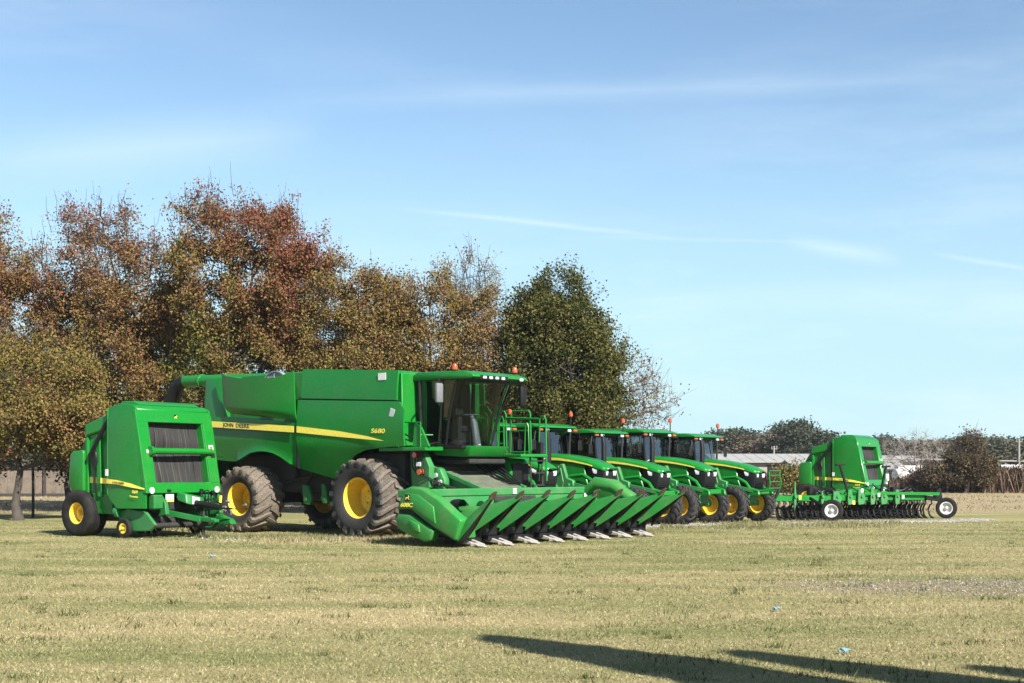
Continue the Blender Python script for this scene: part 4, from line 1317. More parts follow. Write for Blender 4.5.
# ------------------------------------------------------------------ field cultivator (x along its tool bars, y away from the lawn)
def build_cultivator():
    t = thing('field_cultivator', 'long low green field cultivator with black tines and white wheels',
              'cultivator', (8.3, 44.5, 0), R(21))
    f = MB()
    for y, x0, x1, z in ((.1, .1, 5.9, .70), (.9, 1.2, 5.9, .72), (1.8, 1.2, 5.9, .70)):
        f.bar((x0, y, z), (x1, y, z), .13, .17, .012)
    f.bar((3.4, -.02, .86), (6.35, -.05, .82), .10, .10)
    for x in (.5, 1.5, 2.4, 3.3, 4.2, 5.1, 5.85):
        f.bar((x, .05, .72), (x, 1.85 if x > 1 else .4, .72), .10, .12)
    f.bar((.0, .1, .72), (-.4, .5, .70), .10, .12)
    f.bar((2.2, .5, .80), (3.7, .5, .98), .12, .12)
    f.bar((3.7, .5, .98), (5.0, .5, .80), .12, .12)
    f.build('frame', 'green', t)
    r = random.Random(9)
    for x, w, h, y in ((.75, .10, .62, .0), (2.2, .35, .30, -.02), (2.75, .22, .34, -.04), (3.15, .3, .36, -.03), (3.62, .2, .40, -.05), (4.05, .28, .3, -.02), (4.6, .2, .34, -.03), (1.75, .12, .3, -.02)):
        b = MB()
        b.prism([(x, .62), (x + .02, .62 + h), (x + w * .6, .64 + h), (x + w, .70), (x + w * .8, .5), (x + .02, .48 if x > 1 else .30)], y - .04, y + .03, bev=.01)
        b.tube([(x + w * .5, y - .08, .76), (x + w * .5, y, .76)], .05, 8)
        b.build('bracket', 'green_work', t)
    for x, z, mt in ((.95, .74, 'yellow_decal'), (2.98, .56, 'yellow_decal'), (4.9, .74, 'white_decal'), (3.95, .80, 'white_decal'), (3.3, .95, 'white_decal')):
        MB().box((x, -.075, z), (.09, .012, .12), 0).build('sticker', mt, t)
    # spring tines
    tn = MB()
    tn.tube([(0, 0, .64), (0, -.04, .50), (0, .06, .44), (0, .13, .30), (0, .07, .12), (0, -.05, .03)], .032, 6)
    tn.box((0, -.06, .035), (.09, .11, .03), .004, (.4, 0, 0))
    tn.box((0, .0, .63), (.07, .12, .06), .006)
    t0 = tn.build('tine', 'plastic', t)
    first = True
    for row, y in enumerate((.1, .5, .95, 1.8)):
        n = 28 if row == 0 else 23
        for k in range(n):
            x = (.25 if row == 0 else 1.2 + .05 * row) + k * (5.9 / 27 if row == 0 else 4.9 / 22) + r.uniform(-.02, .02)
            o = t0 if first else t0.copy()
            if not first:
                COL.objects.link(o)
            first = False
            o.location = (x, y, 0)
            o.rotation_euler = (0, 0, r.uniform(-.12, .12))
    for y in (.5, 1.35, 2.3):
        rb = MB()
        for k in range(8):
            a = k * math.pi / 4
            n_ = 26
            rb.tube([(1.2 + 4.7 * i / n_, y + .15 * math.cos(a + i * .22), .17 + .15 * math.sin(a + i * .22)) for i in range(n_ + 1)], .016, 4)
        for i in range(9):
            rb.lathe([(.03, -.01), (.15, -.01), (.15, .01), (.03, .01)], 14, (1.25 + .57 * i, y, .17), 'x')
        rb.build('rolling_basket', 'plastic', t)
    hr = MB()
    for y in (.45, 1.35):
        hr.bar((1.2, y, .22), (5.8, y, .20), .04, .05)
        for k in range(24):
            hr.tube([(1.3 + .19 * k, y, .22), (1.3 + .19 * k + .05, y - .05, .02)], .012, 5)
    hr.build('harrow_bar', 'plastic', t)
    for x, y in ((1.75, .3), (2.1, .2), (5.0, .3), (4.7, .2)):
        hy = MB()
        hy.tube([(x, y, .86), (x + .3, y, .93)], .06, 8)
        hy.tube([(x + .3, y, .93), (x + .5, y, .98)], .03, 8)
        hy.build('hydraulic_cylinder', 'plastic', t)
    for x, w_ in ((1.6, .25), (4.85, .3), (5.25, .2)):
        MB().box((x, .3, .93), (w_, .2, .26), .03).build('valve_block', 'plastic', t)
    hz = MB()
    for k in range(12):
        x = 1.5 + r.uniform(0, 3.6)
        hz.tube([(x, .1, .82), (x + .2, .05, 1.0 + r.uniform(0, .12)), (x + .5, .1, .95), (x + .8, .2, .84)], .018, 5)
    hz.build('hose', 'plastic', t)
    for x0, x1, z0, z1 in ((2.85, 2.50, .75, 1.78), (4.05, 4.28, .75, 1.72)):
        s = MB()
        s.bar((x0, .0, z0), (x1, .0, z1), .07, .07)
        s.bar((x1 - .16, .0, z1), (x1 + .16, .0, z1 + .02), .09, .06)
        s.build('stand', 'plastic', t)
    s = MB()
    s.bar((.05, -.03, .72), (.28, -.03, 1.08), .07, .08)
    s.build('stand', 'plastic', t)
    yaw = -R(41)
    for x, y in ((1.42, -1.15), (6.66, -.05)):
        wheel(t, (x, y, .345), 'gauge', .345, .22, .20, 'rib', 0, 0, 'rubber', 'white_paint', .07, False, yaw)
    fk = MB()
    fk.bar((1.45, -.95, .35), (1.3, -.1, .72), .08, .08)
    fk.bar((1.2, -.75, .36), (1.45, -.95, .36), .06, .08)
    fk.build('wheel_fork', 'plastic', t)
    fk = MB()
    fk.bar((5.85, .0, .70), (6.6, .14, .62), .10, .14)
    fk.bar((6.52, .14, .98), (6.66, .14, .35), .07, .08)
    fk.hull8([(6.2, .08, .66), (6.6, .08, .66), (6.6, .16, .66), (6.2, .16, .66), (6.46, .08, 1.0), (6.54, .08, 1.0), (6.54, .16, 1.0), (6.46, .16, 1.0)], .01)
    fk.build('wheel_fork', 'plastic', t)
    return t
build_cultivator()
# ------------------------------------------------------------------ trees
def tubes_mesh(name, paths, mat, n=5):
    """paths: list of (points k x 3, radii k); one mesh of tapered tubes"""
    V, F, off = [], [], 0
    for pts, rad in paths:
        pts = np.asarray(pts, float)
        k = len(pts)
        d = np.gradient(pts, axis=0)
        d /= np.linalg.norm(d, axis=1)[:, None] + 1e-9
        ref = np.array([1., 0, 0]) if abs(d[0][0]) < .8 else np.array([0, 1., 0])
        a = np.cross(d, ref)
        a /= np.linalg.norm(a, axis=1)[:, None] + 1e-9
        c = np.cross(d, a)
        m = n if rad[0] > .05 else (4 if rad[0] > .02 else 3)
        th = np.arange(m) * 2 * np.pi / m
        ring = (a[:, None, :] * np.cos(th)[None, :, None] + c[:, None, :] * np.sin(th)[None, :, None]) * np.asarray(rad)[:, None, None] + pts[:, None, :]
        V.append(ring.reshape(-1, 3))
        i = np.arange(k - 1)[:, None] * m
        j = np.arange(m)[None, :]
        q = np.stack([i + j, i + (j + 1) % m, i + m + (j + 1) % m, i + m + j], -1).reshape(-1, 4)
        F.append(q + off)
        off += k * m
    me = fast_mesh(name, np.concatenate(V), np.concatenate(F), mat)
    for p in me.polygons:
        p.use_smooth = True
    return me

def curve_pts(a, b, k, sag, rng):
    a, b = np.asarray(a, float), np.asarray(b, float)
    t = np.linspace(0, 1, k)[:, None]
    L = np.linalg.norm(b - a)
    p = a + (b - a) * t
    p[:, 2] += (sag * L * np.sin(np.pi * t[:, 0]))
    w = rng.normal(0, .03 * L, (k, 3))
    w[0] = 0
    w[-1] *= .3
    return p + w

def skeleton(rng, H, trunk_r, crown, n_limb, n_sec, n_twig, base_z, lean=(0, 0), fork=.28, shoots=0):
    """crown: list of (centre, radii, weight) ellipsoids. Returns tube paths and twig end segments"""
    paths = []
    top = np.array([lean[0], lean[1], H * .72])
    tk = 9
    tr = curve_pts((0, 0, -.1), top, tk, 0, rng)
    tr[0] = (0, 0, -.1)
    rad = trunk_r * (1 - .85 * np.linspace(0, 1, tk)) 
    rad[0] *= 1.35
    paths.append((tr, rad))
    W = np.array([c[2] for c in crown], float)
    W /= W.sum()
    def sample(n, power):
        out = []
        ids = rng.choice(len(crown), n, p=W)
        for i in ids:
            c, r, _ = crown[i]
            v = rng.normal(size=3)
            v /= np.linalg.norm(v)
            q = np.asarray(c) + v * np.asarray(r) * rng.random() ** power
            q[2] = max(q[2], base_z + rng.uniform(0, .5))
            out.append(q)
        return np.array(out)
    nodes = [p for p in tr[2:]]
    nrad = [r for r in rad[2:]]
    def attach(pts, k, r0, r1, sag, bias):
        new, newr = [], []
        A = np.array(nodes)
        for p in pts:
            dv = p - A
            dist = np.linalg.norm(dv, axis=1) + bias * np.maximum(0, A[:, 2] - p[2] + .25 * np.linalg.norm(dv[:, :2], axis=1))
            i = int(np.argmin(dist))
            pts_ = curve_pts(A[i], p, k, sag, rng)
            ra = min(r0, nrad[i] * .8)
            rr = np.linspace(ra, r1, k)
            paths.append((pts_, rr))
            new += list(pts_[1:])
            newr += list(rr[1:])
        return new, newr
    n, r = attach(sample(n_limb, .45), 8, trunk_r * .5, trunk_r * .12, .05, 2.5)
    nodes += n
    nrad += r
    n, r = attach(sample(n_sec, .4), 6, trunk_r * .22, .014, .04, 1.5)
    nodes += n
    nrad += r
    tips = sample(n_twig, .36)
    A = np.array(nodes)
    segs = []
    for p in tips:
        dv = p - A
        dist = np.linalg.norm(dv, axis=1) + .8 * np.maximum(0, A[:, 2] - p[2])
        i = int(np.argmin(dist))
        q = curve_pts(A[i], p, 5, .03, rng)
        paths.append((q, np.linspace(min(.016, nrad[i]), .005, 5)))
        segs.append(q)
        for _ in range(2):
            s = q[rng.integers(1, 4)]
            e = s + rng.normal(0, .28, 3) + np.array([0, 0, .22])
            paths.append((curve_pts(s, e, 3, .0, rng), np.array([.008, .006, .004])))
            segs.append(curve_pts(s, e, 5, 0, rng))
    if shoots:
        hi = np.argsort(-tips[:, 2])[:shoots * 2]
        for i in rng.choice(hi, shoots, replace=False):
            s = tips[i]
            e = s + np.array([rng.normal(0, .18), rng.normal(0, .18), rng.uniform(.35, 1.0)])
            paths.append((curve_pts(s - np.array([0, 0, .4]), e, 4, 0, rng), np.array([.011, .010, .008, .005])))
    return paths, segs

def leaves_mesh(name, rng, segs, per, size, mat, tint_f, spread=.22, keep=None, gap=-.30):
    P, S = [], []
    for s in segs:
        n = rng.poisson(per if keep is None else per * keep(s[-1]))
        if n <= 0:
            continue
        t = rng.random(n) ** .7 * 4
        i = np.minimum(t.astype(int), 3)
        w = (t - i)[:, None]
        P.append(s[i] * (1 - w) + s[i + 1] * w + rng.normal(0, spread, (n, 3)))
        S.append(np.full(n, rng.normal(0, 1) + .35 * rng.normal(0, 1)))
    P = np.concatenate(P)
    S = np.concatenate(S)
    ph = rng.random(9) * 6.283
    f = lambda k, o: (np.sin(k * P[:, 0] + ph[o] + 1.3 * np.sin(.9 * P[:, 2] + ph[o + 1])) + np.sin(k * 1.15 * P[:, 2] + ph[o + 2] + np.sin(1.1 * P[:, 0])) + np.sin(k * .9 * P[:, 1] + ph[o])) / 3
    big, small = f(1.5, 0), f(3.6, 3)
    kp = (big * .55 + small * .6 + rng.normal(0, .16, len(P))) > gap
    P, S, big = P[kp], S[kp], big[kp]
    S = S + big * 1.1
    n = len(P)
    d = rng.normal(size=(n, 3))
    d[:, 2] -= .4
    d /= np.linalg.norm(d, axis=1)[:, None]
    u = rng.normal(size=(n, 3))
    c = np.cross(d, u)
    c /= np.linalg.norm(c, axis=1)[:, None]
    up = np.cross(d, c)
    L = size * rng.uniform(.6, 1.3, n)[:, None]
    wd = L * .36
    V = np.stack([P - d * L * .5, P + c * wd + up * L * .08, P + d * L * .5, P - c * wd + up * L * .08], 1).reshape(-1, 3)
    F = np.arange(n * 4).reshape(-1, 4)
    return fast_mesh(name, V, F, mat, tint_f(P, S, rng))

def make_tree(name, label, x, y, H, trunk_r, crown, seed, mat, tint_f, n_limb=9, n_sec=46, n_twig=330, per=26, size=.12, base_z=1.2, lean=(0, 0), shoots=0,
              group='trees behind the machines', keep=None, bark='bark', spread=.16, cat='tree', gap=-.33):
    rng = np.random.default_rng(seed)
    t = thing(name, label, cat, (x, y, 0), 0, group)
    paths, segs = skeleton(rng, H, trunk_r, crown, n_limb, n_sec, n_twig, base_z, lean, shoots=shoots)
    mesh_obj('trunk', tubes_mesh('trunk', paths, bark), t)
    if per:
        mesh_obj('crown', leaves_mesh('crown', rng, segs, per, size, mat, tint_f, spread, keep, gap), t)
    return t

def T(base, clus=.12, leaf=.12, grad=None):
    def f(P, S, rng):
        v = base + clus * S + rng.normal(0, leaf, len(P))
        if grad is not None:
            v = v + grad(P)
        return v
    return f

bush = lambda cx, cy, cz, rx, ry, rz, w=1.: ((cx, cy, cz), (rx, ry, rz), w)
make_tree('autumn_tree', 'short yellowish brown tree in front of the board fence', -15.85, 45, 6.0, .16,
          [bush(0.2, 0, 4.0, 2.9, 2.4, 1.9, 1.4), bush(1.7, -.2, 3.1, 1.5, 1.6, 1.2, .7), bush(-2, 0, 3.6, 1.8, 1.8, 1.7, .6)], 1, 'leaf', T(.34, .10, .13), 9, 44, 420, 50, .09, 1.5)
make_tree('autumn_tree', 'russet tree standing behind the short yellowish one', -19.9, 52, 10.8, .22,
          [bush(0, 0, 7.6, 2.6, 2.4, 3.9, 1.6), bush(.3, 0, 4.2, 2.7, 2.4, 2.2, .8)], 2, 'leaf', T(.55, .11, .15), 9, 56, 620, 46, .092, 2.0)
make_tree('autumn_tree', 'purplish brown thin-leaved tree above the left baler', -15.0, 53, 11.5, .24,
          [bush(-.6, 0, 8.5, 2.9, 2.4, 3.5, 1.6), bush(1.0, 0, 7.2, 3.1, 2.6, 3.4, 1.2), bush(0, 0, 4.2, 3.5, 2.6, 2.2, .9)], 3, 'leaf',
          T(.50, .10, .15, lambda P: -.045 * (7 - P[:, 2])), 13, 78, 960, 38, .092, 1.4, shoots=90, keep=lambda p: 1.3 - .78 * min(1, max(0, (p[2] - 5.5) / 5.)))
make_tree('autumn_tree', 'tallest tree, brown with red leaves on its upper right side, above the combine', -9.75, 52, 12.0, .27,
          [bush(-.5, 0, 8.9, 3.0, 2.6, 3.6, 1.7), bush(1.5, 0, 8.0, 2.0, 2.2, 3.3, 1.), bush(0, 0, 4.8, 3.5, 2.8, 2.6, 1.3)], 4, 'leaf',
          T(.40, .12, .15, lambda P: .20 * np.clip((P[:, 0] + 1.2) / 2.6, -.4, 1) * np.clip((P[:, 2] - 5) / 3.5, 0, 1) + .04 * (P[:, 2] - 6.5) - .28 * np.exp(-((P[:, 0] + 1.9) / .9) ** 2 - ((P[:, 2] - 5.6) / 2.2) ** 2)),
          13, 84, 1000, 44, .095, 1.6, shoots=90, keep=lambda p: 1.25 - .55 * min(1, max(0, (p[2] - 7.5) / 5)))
make_tree('autumn_tree', 'low olive and brown tree between the tallest red one and the broad brown one', -6.0, 51, 9.0, .18,
          [bush(0, 0, 6.0, 2.2, 2.0, 3.5, 1.5), bush(0, 0, 3.4, 2.3, 2.2, 1.8, .8)], 5, 'leaf', T(.40, .09, .14), 9, 52, 520, 46, .09, 1.6, shoots=20)
make_tree('autumn_tree', 'broad brown tree with bare twigs on top, above the combine cab', -2.9, 52, 9.2, .22,
          [bush(0.2, 0, 6.0, 3.0, 2.5, 3.4, 1.8), bush(-1.4, 0, 5.6, 2.1, 2.1, 3.3, .9), bush(.2, 0, 3.3, 3.3, 2.4, 1.9, .9)], 6, 'leaf', T(.44, .09, .12),
          12, 74, 820, 46, .088, 1.6, shoots=46)
make_tree('autumn_tree', 'slim bare-topped tree standing behind the broad brown one', -1.5, 54.5, 10.0, .14,
          [bush(0, 0, 7.2, 1.4, 1.4, 2.9, 1.)], 12, 'leaf', T(.5, .07, .12), 8, 40, 260, 8, .09, 2.0, shoots=60)
make_tree('dense_green_tree', 'dense dark green egg-shaped tree above the tractor cabs', 1.85, 51, 9.0, .24,
          [bush(-.35, 0, 6.7, 1.7, 1.6, 2.3, 1.5), bush(0.1, 0, 5.0, 2.35, 2.1, 2.3, 1.5), bush(.35, 0, 3.6, 2.3, 2.0, 1.7, .9), bush(-1.2, 0, 5.7, 1.3, 1.4, 2.0, .8), bush(1.1, 0, 5.2, 1.3, 1.4, 1.9, .6)], 7, 'leaf_green',
          T(.50, .16, .2), 14, 90, 820, 74, .10, 1.5, spread=.17, gap=-.42)
make_tree('bare_tree', 'nearly bare leaning tree to the side of the dense green tree', 3.1, 54, 7.0, .15,
          [bush(1.2, 0, 4.9, 1.3, 1.2, 2.0, 1.1), bush(.8, 0, 3.2, 1.5, 1.2, 1.2, .6), bush(2.3, 0, 4.2, 1.15, 1., 1.3, 1.1)], 8, 'leaf', T(.56, .1, .15), 18, 100, 360, .9, .11, 1.5, lean=(1.2, 0), shoots=0, bark='bark_dark')

# second row seen through the first
for i, (x, y, h, w, tb) in enumerate([(-24.5, 63, 9.5, 3.2, .5), (-20.2, 64, 10.5, 3.0, .35), (-15.2, 62, 10.0, 3.0, .45), (-11, 63, 9.5, 3.0, .30), (-6.5, 62, 8.0, 3.0, .45), (-2.6, 62, 7.0, 3., .4), (1.5, 60, 5.5, 2.6, .3)]):
    make_tree('background_tree', 'tree of the second row, glimpsed between the leaves of the autumn trees', x, y, h, .16, [bush(0, 0, h * .52, w, 2.4, h * .46)], 30 + i, 'leaf_dusty', T(tb, .12, .15), 8, 40, 330, 26, .17, .8,
              group='second row of trees behind the autumn trees')

# slender evergreens beside the camera; their shadows fall across the lawn
def evergreen(x, y, h, r, seed, label):
    rng = np.random.default_rng(seed)
    t = thing('columnar_evergreen', label, 'tree', (x, y, 0), 0, 'slender evergreens beside the lawn')
    n = 22000
    z = h * (1 - rng.random(n) ** .72)
    prof = r * np.clip((1 - z / h), 0, 1) ** .40 * np.clip(.35 + z / (h * .12), 0, 1)
    a = rng.random(n) * 2 * np.pi
    rr = prof * (1 + .16 * np.sin(3 * a + z * 2.2) + .1 * np.sin(5 * a - z * 4)) * rng.random(n) ** .3
    P = np.stack([rr * np.cos(a), rr * np.sin(a), z + .15], 1)
    d = np.stack([np.cos(a) * .5, np.sin(a) * .5, np.full(n, .8)], 1) + rng.normal(0, .35, (n, 3))
    d /= np.linalg.norm(d, axis=1)[:, None]
    c = np.cross(d, rng.normal(size=(n, 3)))
    c /= np.linalg.norm(c, axis=1)[:, None]
    L = rng.uniform(.12, .26, n)[:, None]
    V = np.stack([P - d * L * .5, P + c * L * .3, P + d * L * .5, P - c * L * .3], 1).reshape(-1, 3)
    mesh_obj('crown', fast_mesh('crown', V, np.arange(n * 4).reshape(-1, 4), 'leaf_green', .35 + rng.normal(0, .2, n)), t)
    mesh_obj('trunk', tubes_mesh('trunk', [(np.array([[0, 0, -.1], [0, 0, h * .5], [0, 0, h * .95]]), np.array([.11, .06, .01]))], 'bark'), t)
SUN_AZ = Vector((-.60, .80, 0)).normalized()     # the way the light travels, seen from above
SUN_EL = R(37)
for (sx, sy), h, r, lab in (((-.10, 13.6), 7.2, .76, 'slender evergreen casting the longest shadow across the lawn'),
                            ((2.12, 12.5), 7.4, .62, 'slender evergreen casting the middle shadow on the lawn'),
                            ((4.0, 11.5), 7.2, .66, 'slender evergreen casting the short shadow in the lower corner')):
    L = h / math.tan(SUN_EL)
    evergreen(sx - SUN_AZ.x * L, sy - SUN_AZ.y * L, h, r, int(h * 100 + sx * 7), lab)

# ------------------------------------------------------------------ far side of the field
def leaf_cloud(rng, n, ell, size, tint, mat, clump=30):
    W = np.array([e[2] for e in ell], float)
    W /= W.sum()
    ids = rng.choice(len(ell), clump, p=W)
    C = []
    for i in ids:
        v = rng.normal(size=3)
        v /= np.linalg.norm(v)
        C.append(np.asarray(ell[i][0]) + v * np.asarray(ell[i][1]) * rng.random() ** .35)
    C = np.array(C)
    k = rng.integers(0, clump, n)
    rad = np.mean([e[1] for e in ell]) * .26
    P = C[k] + rng.normal(0, rad, (n, 3)) * np.array([1, 1, .6])
    P[:, 2] = np.maximum(P[:, 2], .05 + rng.random(n) * .4)
    d = rng.normal(size=(n, 3))
    d /= np.linalg.norm(d, axis=1)[:, None]
    c = np.cross(d, rng.normal(size=(n, 3)))
    c /= np.linalg.norm(c, axis=1)[:, None]
    L = size * rng.uniform(.6, 1.4, n)[:, None]
    V = np.stack([P - d * L * .5, P + c * L * .35, P + d * L * .5, P - c * L * .35], 1).reshape(-1, 3)
    cl = rng.normal(0, .14, clump)
    return fast_mesh('crown', V, np.arange(n * 4).reshape(-1, 4), mat, tint + cl[k] + rng.normal(0, .12, n))

kinds = []
for i, tb in enumerate((.15, .30, .50, .85, .22, .70)):
    rng = np.random.default_rng(70 + i)
    w = rng.uniform(.36, .5)
    cm = leaf_cloud(rng, 9000, [((0, 0, .58), (w, w, .38), 1.), ((rng.uniform(-.2, .2), 0, .75), (w * .6, w * .6, .22), .6), ((0, 0, .3), (w * 1.05, w * .9, .28), .7)], .044, tb, 'leaf_far_hazed', 46)
    pr = [(np.array([[0, 0, -.02], [.01, 0, .3], [0, .01, .6]]), np.array([.03, .022, .008]))] + [(np.array([[0, 0, .2 + .05 * q], [.1 * math.cos(q), .1 * math.sin(q), .4 + .05 * q], [.2 * math.cos(q), .2 * math.sin(q), .55 + .04 * q]]), np.array([.012, .008, .003])) for q in range(5)]
    kinds.append((cm, tubes_mesh('trunk', [(p, np.minimum(r, .03) * .6) for p, r in pr], 'bark')))
rng = np.random.default_rng(99)
def far_tree(px, d, top, wide, kind, label='dark tree of the far tree line beyond the sheds', group='far tree line'):
    h = 1.65 + (469 - top) * d / 1400
    cm, tm = kinds[kind]
    t = thing('far_tree', label, 'tree', ((px - 512) * d / 1400, d, 0), rng.uniform(0, 6), group)
    t.scale = (wide, wide, h)
    mesh_obj('trunk', tm, t)
    mesh_obj('crown', cm, t)
for px, top, wide, kind in [(560, 440, 13, 1), (600, 440, 14, 0), (640, 440, 13, 2), (684, 436, 11, 1), (662, 446, 12, 4), (706, 444, 11, 2), (727, 428, 9, 0), (745, 428, 11, 4), (762, 427, 11, 3), (783, 421, 8.5, 1),
                            (797, 421, 9, 4), (815, 430, 10, 0), (834, 433, 11, 3), (850, 436, 11, 2), (868, 436, 11, 5), (886, 432, 10, 1), (906, 438, 11, 2), (925, 434, 12, 1), (946, 430, 12, 5),
                            (970, 432, 11, 4), (986, 438, 12, 3), (1004, 436, 11, 5), (1022, 434, 12, 5), (1046, 430, 14, 1), (1076, 432, 14, 0), (1110, 428, 15, 2), (1150, 430, 15, 1)]:
    far_tree(px, rng.uniform(165, 190), top + 4 + rng.uniform(-3, 4), wide * .9, kind)
for px in range(650, 1180, 27):
    far_tree(px + rng.uniform(-8, 8), rng.uniform(195, 225), 441 + rng.uniform(-5, 5), 13, int(rng.integers(0, 6)))
for px in range(-340, 560, 46):
    far_tree(px + rng.uniform(-12, 12), rng.uniform(165, 190), 440 + rng.uniform(-6, 8), 13, int(rng.integers(0, 6)))

# pale bare tree, the tall brown bush and other shrubs by the field edge
make_tree('bare_tree', 'pale grey leafless tree beyond the storage tank', 29.6, 103, 4.5, .12, [bush(0, 0, 2.6, 2.9, 1.6, 1.9)], 41, 'leaf', T(.5), 10, 60, 520, 0, .1, .6, bark='bark_pale', group='trees at the field edge')
make_tree('field_bush', 'tall olive brown bush with bare twigs on top', 31.0, 96, 4.6, .14,
          [bush(.2, 0, 1.9, 1.7, 1.4, 1.4, 1.2), bush(.5, 0, 3.1, 1.0, 1.0, 1.4, .6), bush(-1.4, 0, 1.1, 1.6, 1.3, .8, .6), bush(1.3, 0, 1.5, 1.2, 1.2, 1.1, .5), bush(-.5, 0, 2.6, .7, .8, .9, .3)], 42, 'leaf_dusty', T(.45, .17, .16), 11, 60, 480, 19, .15, .1, shoots=60, keep=lambda p: 1.4 if p[2] < 2.6 else .45, group='shrubs at the field edge', cat='bush')
make_tree('field_bush', 'green and brown scrub bush behind the nose of the end tractor', 17.6, 88, 2.1, .05,
          [bush(0, 0, .9, 1.5, 1., .95), bush(.9, .2, .6, 1.0, .8, .6)], 43, 'leaf', T(.28, .12, .14), 7, 26, 150, 26, .13, .05, group='shrubs at the field edge', cat='bush')
make_tree('field_bush', 'dark reddish brown bush against the tall olive one', 28.9, 97, 1.7, .05,
          [bush(0, 0, .85, 1.2, 1.0, .85)], 44, 'weed', T(.12, .12, .12), 7, 26, 150, 24, .14, .05, group='shrubs at the field edge', cat='bush')
make_tree('field_bush', 'low dark purple brown bush at the right edge of the field', 35.6, 97, 1.9, .05,
          [bush(0, 0, .85, 1.6, 1.1, .85)], 45, 'weed', T(.10, .12, .12), 7, 26, 150, 24, .14, .05, group='shrubs at the field edge', cat='bush')
def weeds():
    rng = np.random.default_rng(3)
    n = 34000
    x = rng.uniform(12, 52, n)
    x = np.where(rng.random(n) < .2, rng.uniform(-40, 12, n), x)
    y = 100 + rng.normal(0, 1.6, n) + np.sin(x * .5) * .8
    dens = .5 + .5 * np.sin(x * .83 + 1.1) * np.sin(x * .31)
    h = (.55 + 1.15 * dens) * rng.uniform(.5, 1.15, n)
    a = rng.random(n) * np.pi
    w = rng.uniform(.02, .07, n)
    dx, dy = np.cos(a) * w, np.sin(a) * w
    lx, ly = rng.normal(0, .18, n) * h, rng.normal(0, .18, n) * h
    z0 = np.zeros(n)
    V = np.stack([np.stack([x - dx, y - dy, z0], 1), np.stack([x + dx, y + dy, z0], 1), np.stack([x + lx + dx * .6, y + ly + dy, h], 1), np.stack([x + lx - dx * .6, y + ly - dy, h * .96], 1)], 1).reshape(-1, 3)
    o = mesh_obj('dry_weeds', fast_mesh('dry_weeds', V, np.arange(n * 4).reshape(-1, 4), 'weed', .35 + .25 * np.sin(x * .6) + rng.normal(0, .2, n)))
    tag(o, 'pinkish brown dry weeds along the far edge of the field', 'weeds', None, 'stuff')
weeds()

# sheds, tank, vans, poles and the raised pipe beyond the weeds
def shed(label, x0, x1, y0, y1, zw, zr, door=None, wall='shed_wall', roof='metal_roof', posts=0):
    cx, cy = (x0 + x1) / 2, (y0 + y1) / 2
    t = thing('shed', label, 'shed', (cx, cy, 0), 0)
    w, d = (x1 - x0) / 2, (y1 - y0) / 2
    m = MB()
    m.prism([(-d, 0), (-d, zw), (0, zr - .12), (d, zw), (d, 0)], -w, w, 'yz', bev=0)
    m.build('wall', wall, t)
    r = MB()
    for s in (-1, 1):
        r.hull8([(-w - .4, s * (d + .4), zw - .06), (w + .4, s * (d + .4), zw - .06), (w + .4, 0, zr - .06), (-w - .4, 0, zr - .06),
                 (-w - .4, s * (d + .4), zw), (w + .4, s * (d + .4), zw), (w + .4, 0, zr), (-w - .4, 0, zr)], 0)
    n = int(w * 2 / .9)
    for k in range(n + 1):
        x = -w + k * 2 * w / n
        r.bar((x, -d - .4, zw + .005), (x, 0, zr + .005), .03, .03, 0)
    r.build('roof', roof, t)
    for dx, dw, dh, mt in door or ():
        b = MB()
        b.box((dx, -d - .03, dh / 2), (dw, .06, dh), 0)
        b.box((dx, -d - .05, dh + .04), (dw + .2, .06, .08), 0)
        b.build('door', mt, t)
    return t
shed('long low shed with a pale sloping metal roof, behind the end tractor', 17.5, 30.0, 118, 130, 2.25, 3.0, [(-1, 2.4, 1.9, 'plastic'), (3, 1.2, 1.9, 'plastic'), (5.2, 1.0, 1.9, 'white_paint')])
shed('small white-fronted shed between the scrub and the far baler', 22.6, 24.6, 112, 116, 2.0, 2.4, [(.0, 1.2, 1.7, 'white_paint')], 'white_paint')
shed('white-roofed shed just past the far baler', 28.3, 31.2, 112, 118, 1.7, 2.35, [(-.6, 1.2, 1.3, 'plastic'), (.8, .7, 1.4, 'plastic')], 'white_paint', 'metal_roof')
shed('tan-walled shed above the white roof', 32.0, 36.5, 127, 131, 2.4, 2.9, None, 'shed_wall', 'metal_roof')
def van(x, y, rz, label):
    t = thing('van', label, 'van', (x, y, 0), rz, 'white vans beyond the field')
    b = MB()
    b.prism([(-2.4, .35), (-2.4, 1.85), (-2.2, 2.0), (1.2, 2.0), (1.75, 1.25), (2.4, 1.05), (2.5, .4)], -.9, .9, bev=.06, seg=2)
    b.build('body', 'white_paint', t)
    g = MB()
    g.prism([(.5, 1.3), (.5, 1.8), (1.2, 1.8), (1.6, 1.3)], -.915, .915, bev=.0)
    g.build('window', 'glass_blue', t)
    for x_ in (-1.5, 1.55):
        for s in (-1, 1):
            wheel(t, (x_, s * .82, .33), 'van', .33, .22, .2, 'plain', 0, 0, 'rubber', 'grey', .04, s > 0)
for x, y, rz, lab in ((36.9, 112, .2, 'white van half hidden by the tall bush'), (41.0, 114, -.15, 'white van parked clear to the side of the tall bush'), (33.5, 109.5, 2.9, 'white van nearest the pale tank')):
    van(x, y, rz, lab)
tk = thing('storage_tank', 'pale rounded storage tank lying beyond the dry weeds', 'tank', (31.0, 108, 0), .3)
b = MB()
b.lathe([(.0, -1.75), (.45, -1.68), (.72, -1.4), (.78, -1.1), (.78, 1.1), (.72, 1.4), (.45, 1.68), (.0, 1.75)], 20, (0, 0, 1.15), 'x')
b.build('shell', 'white_paint', tk)
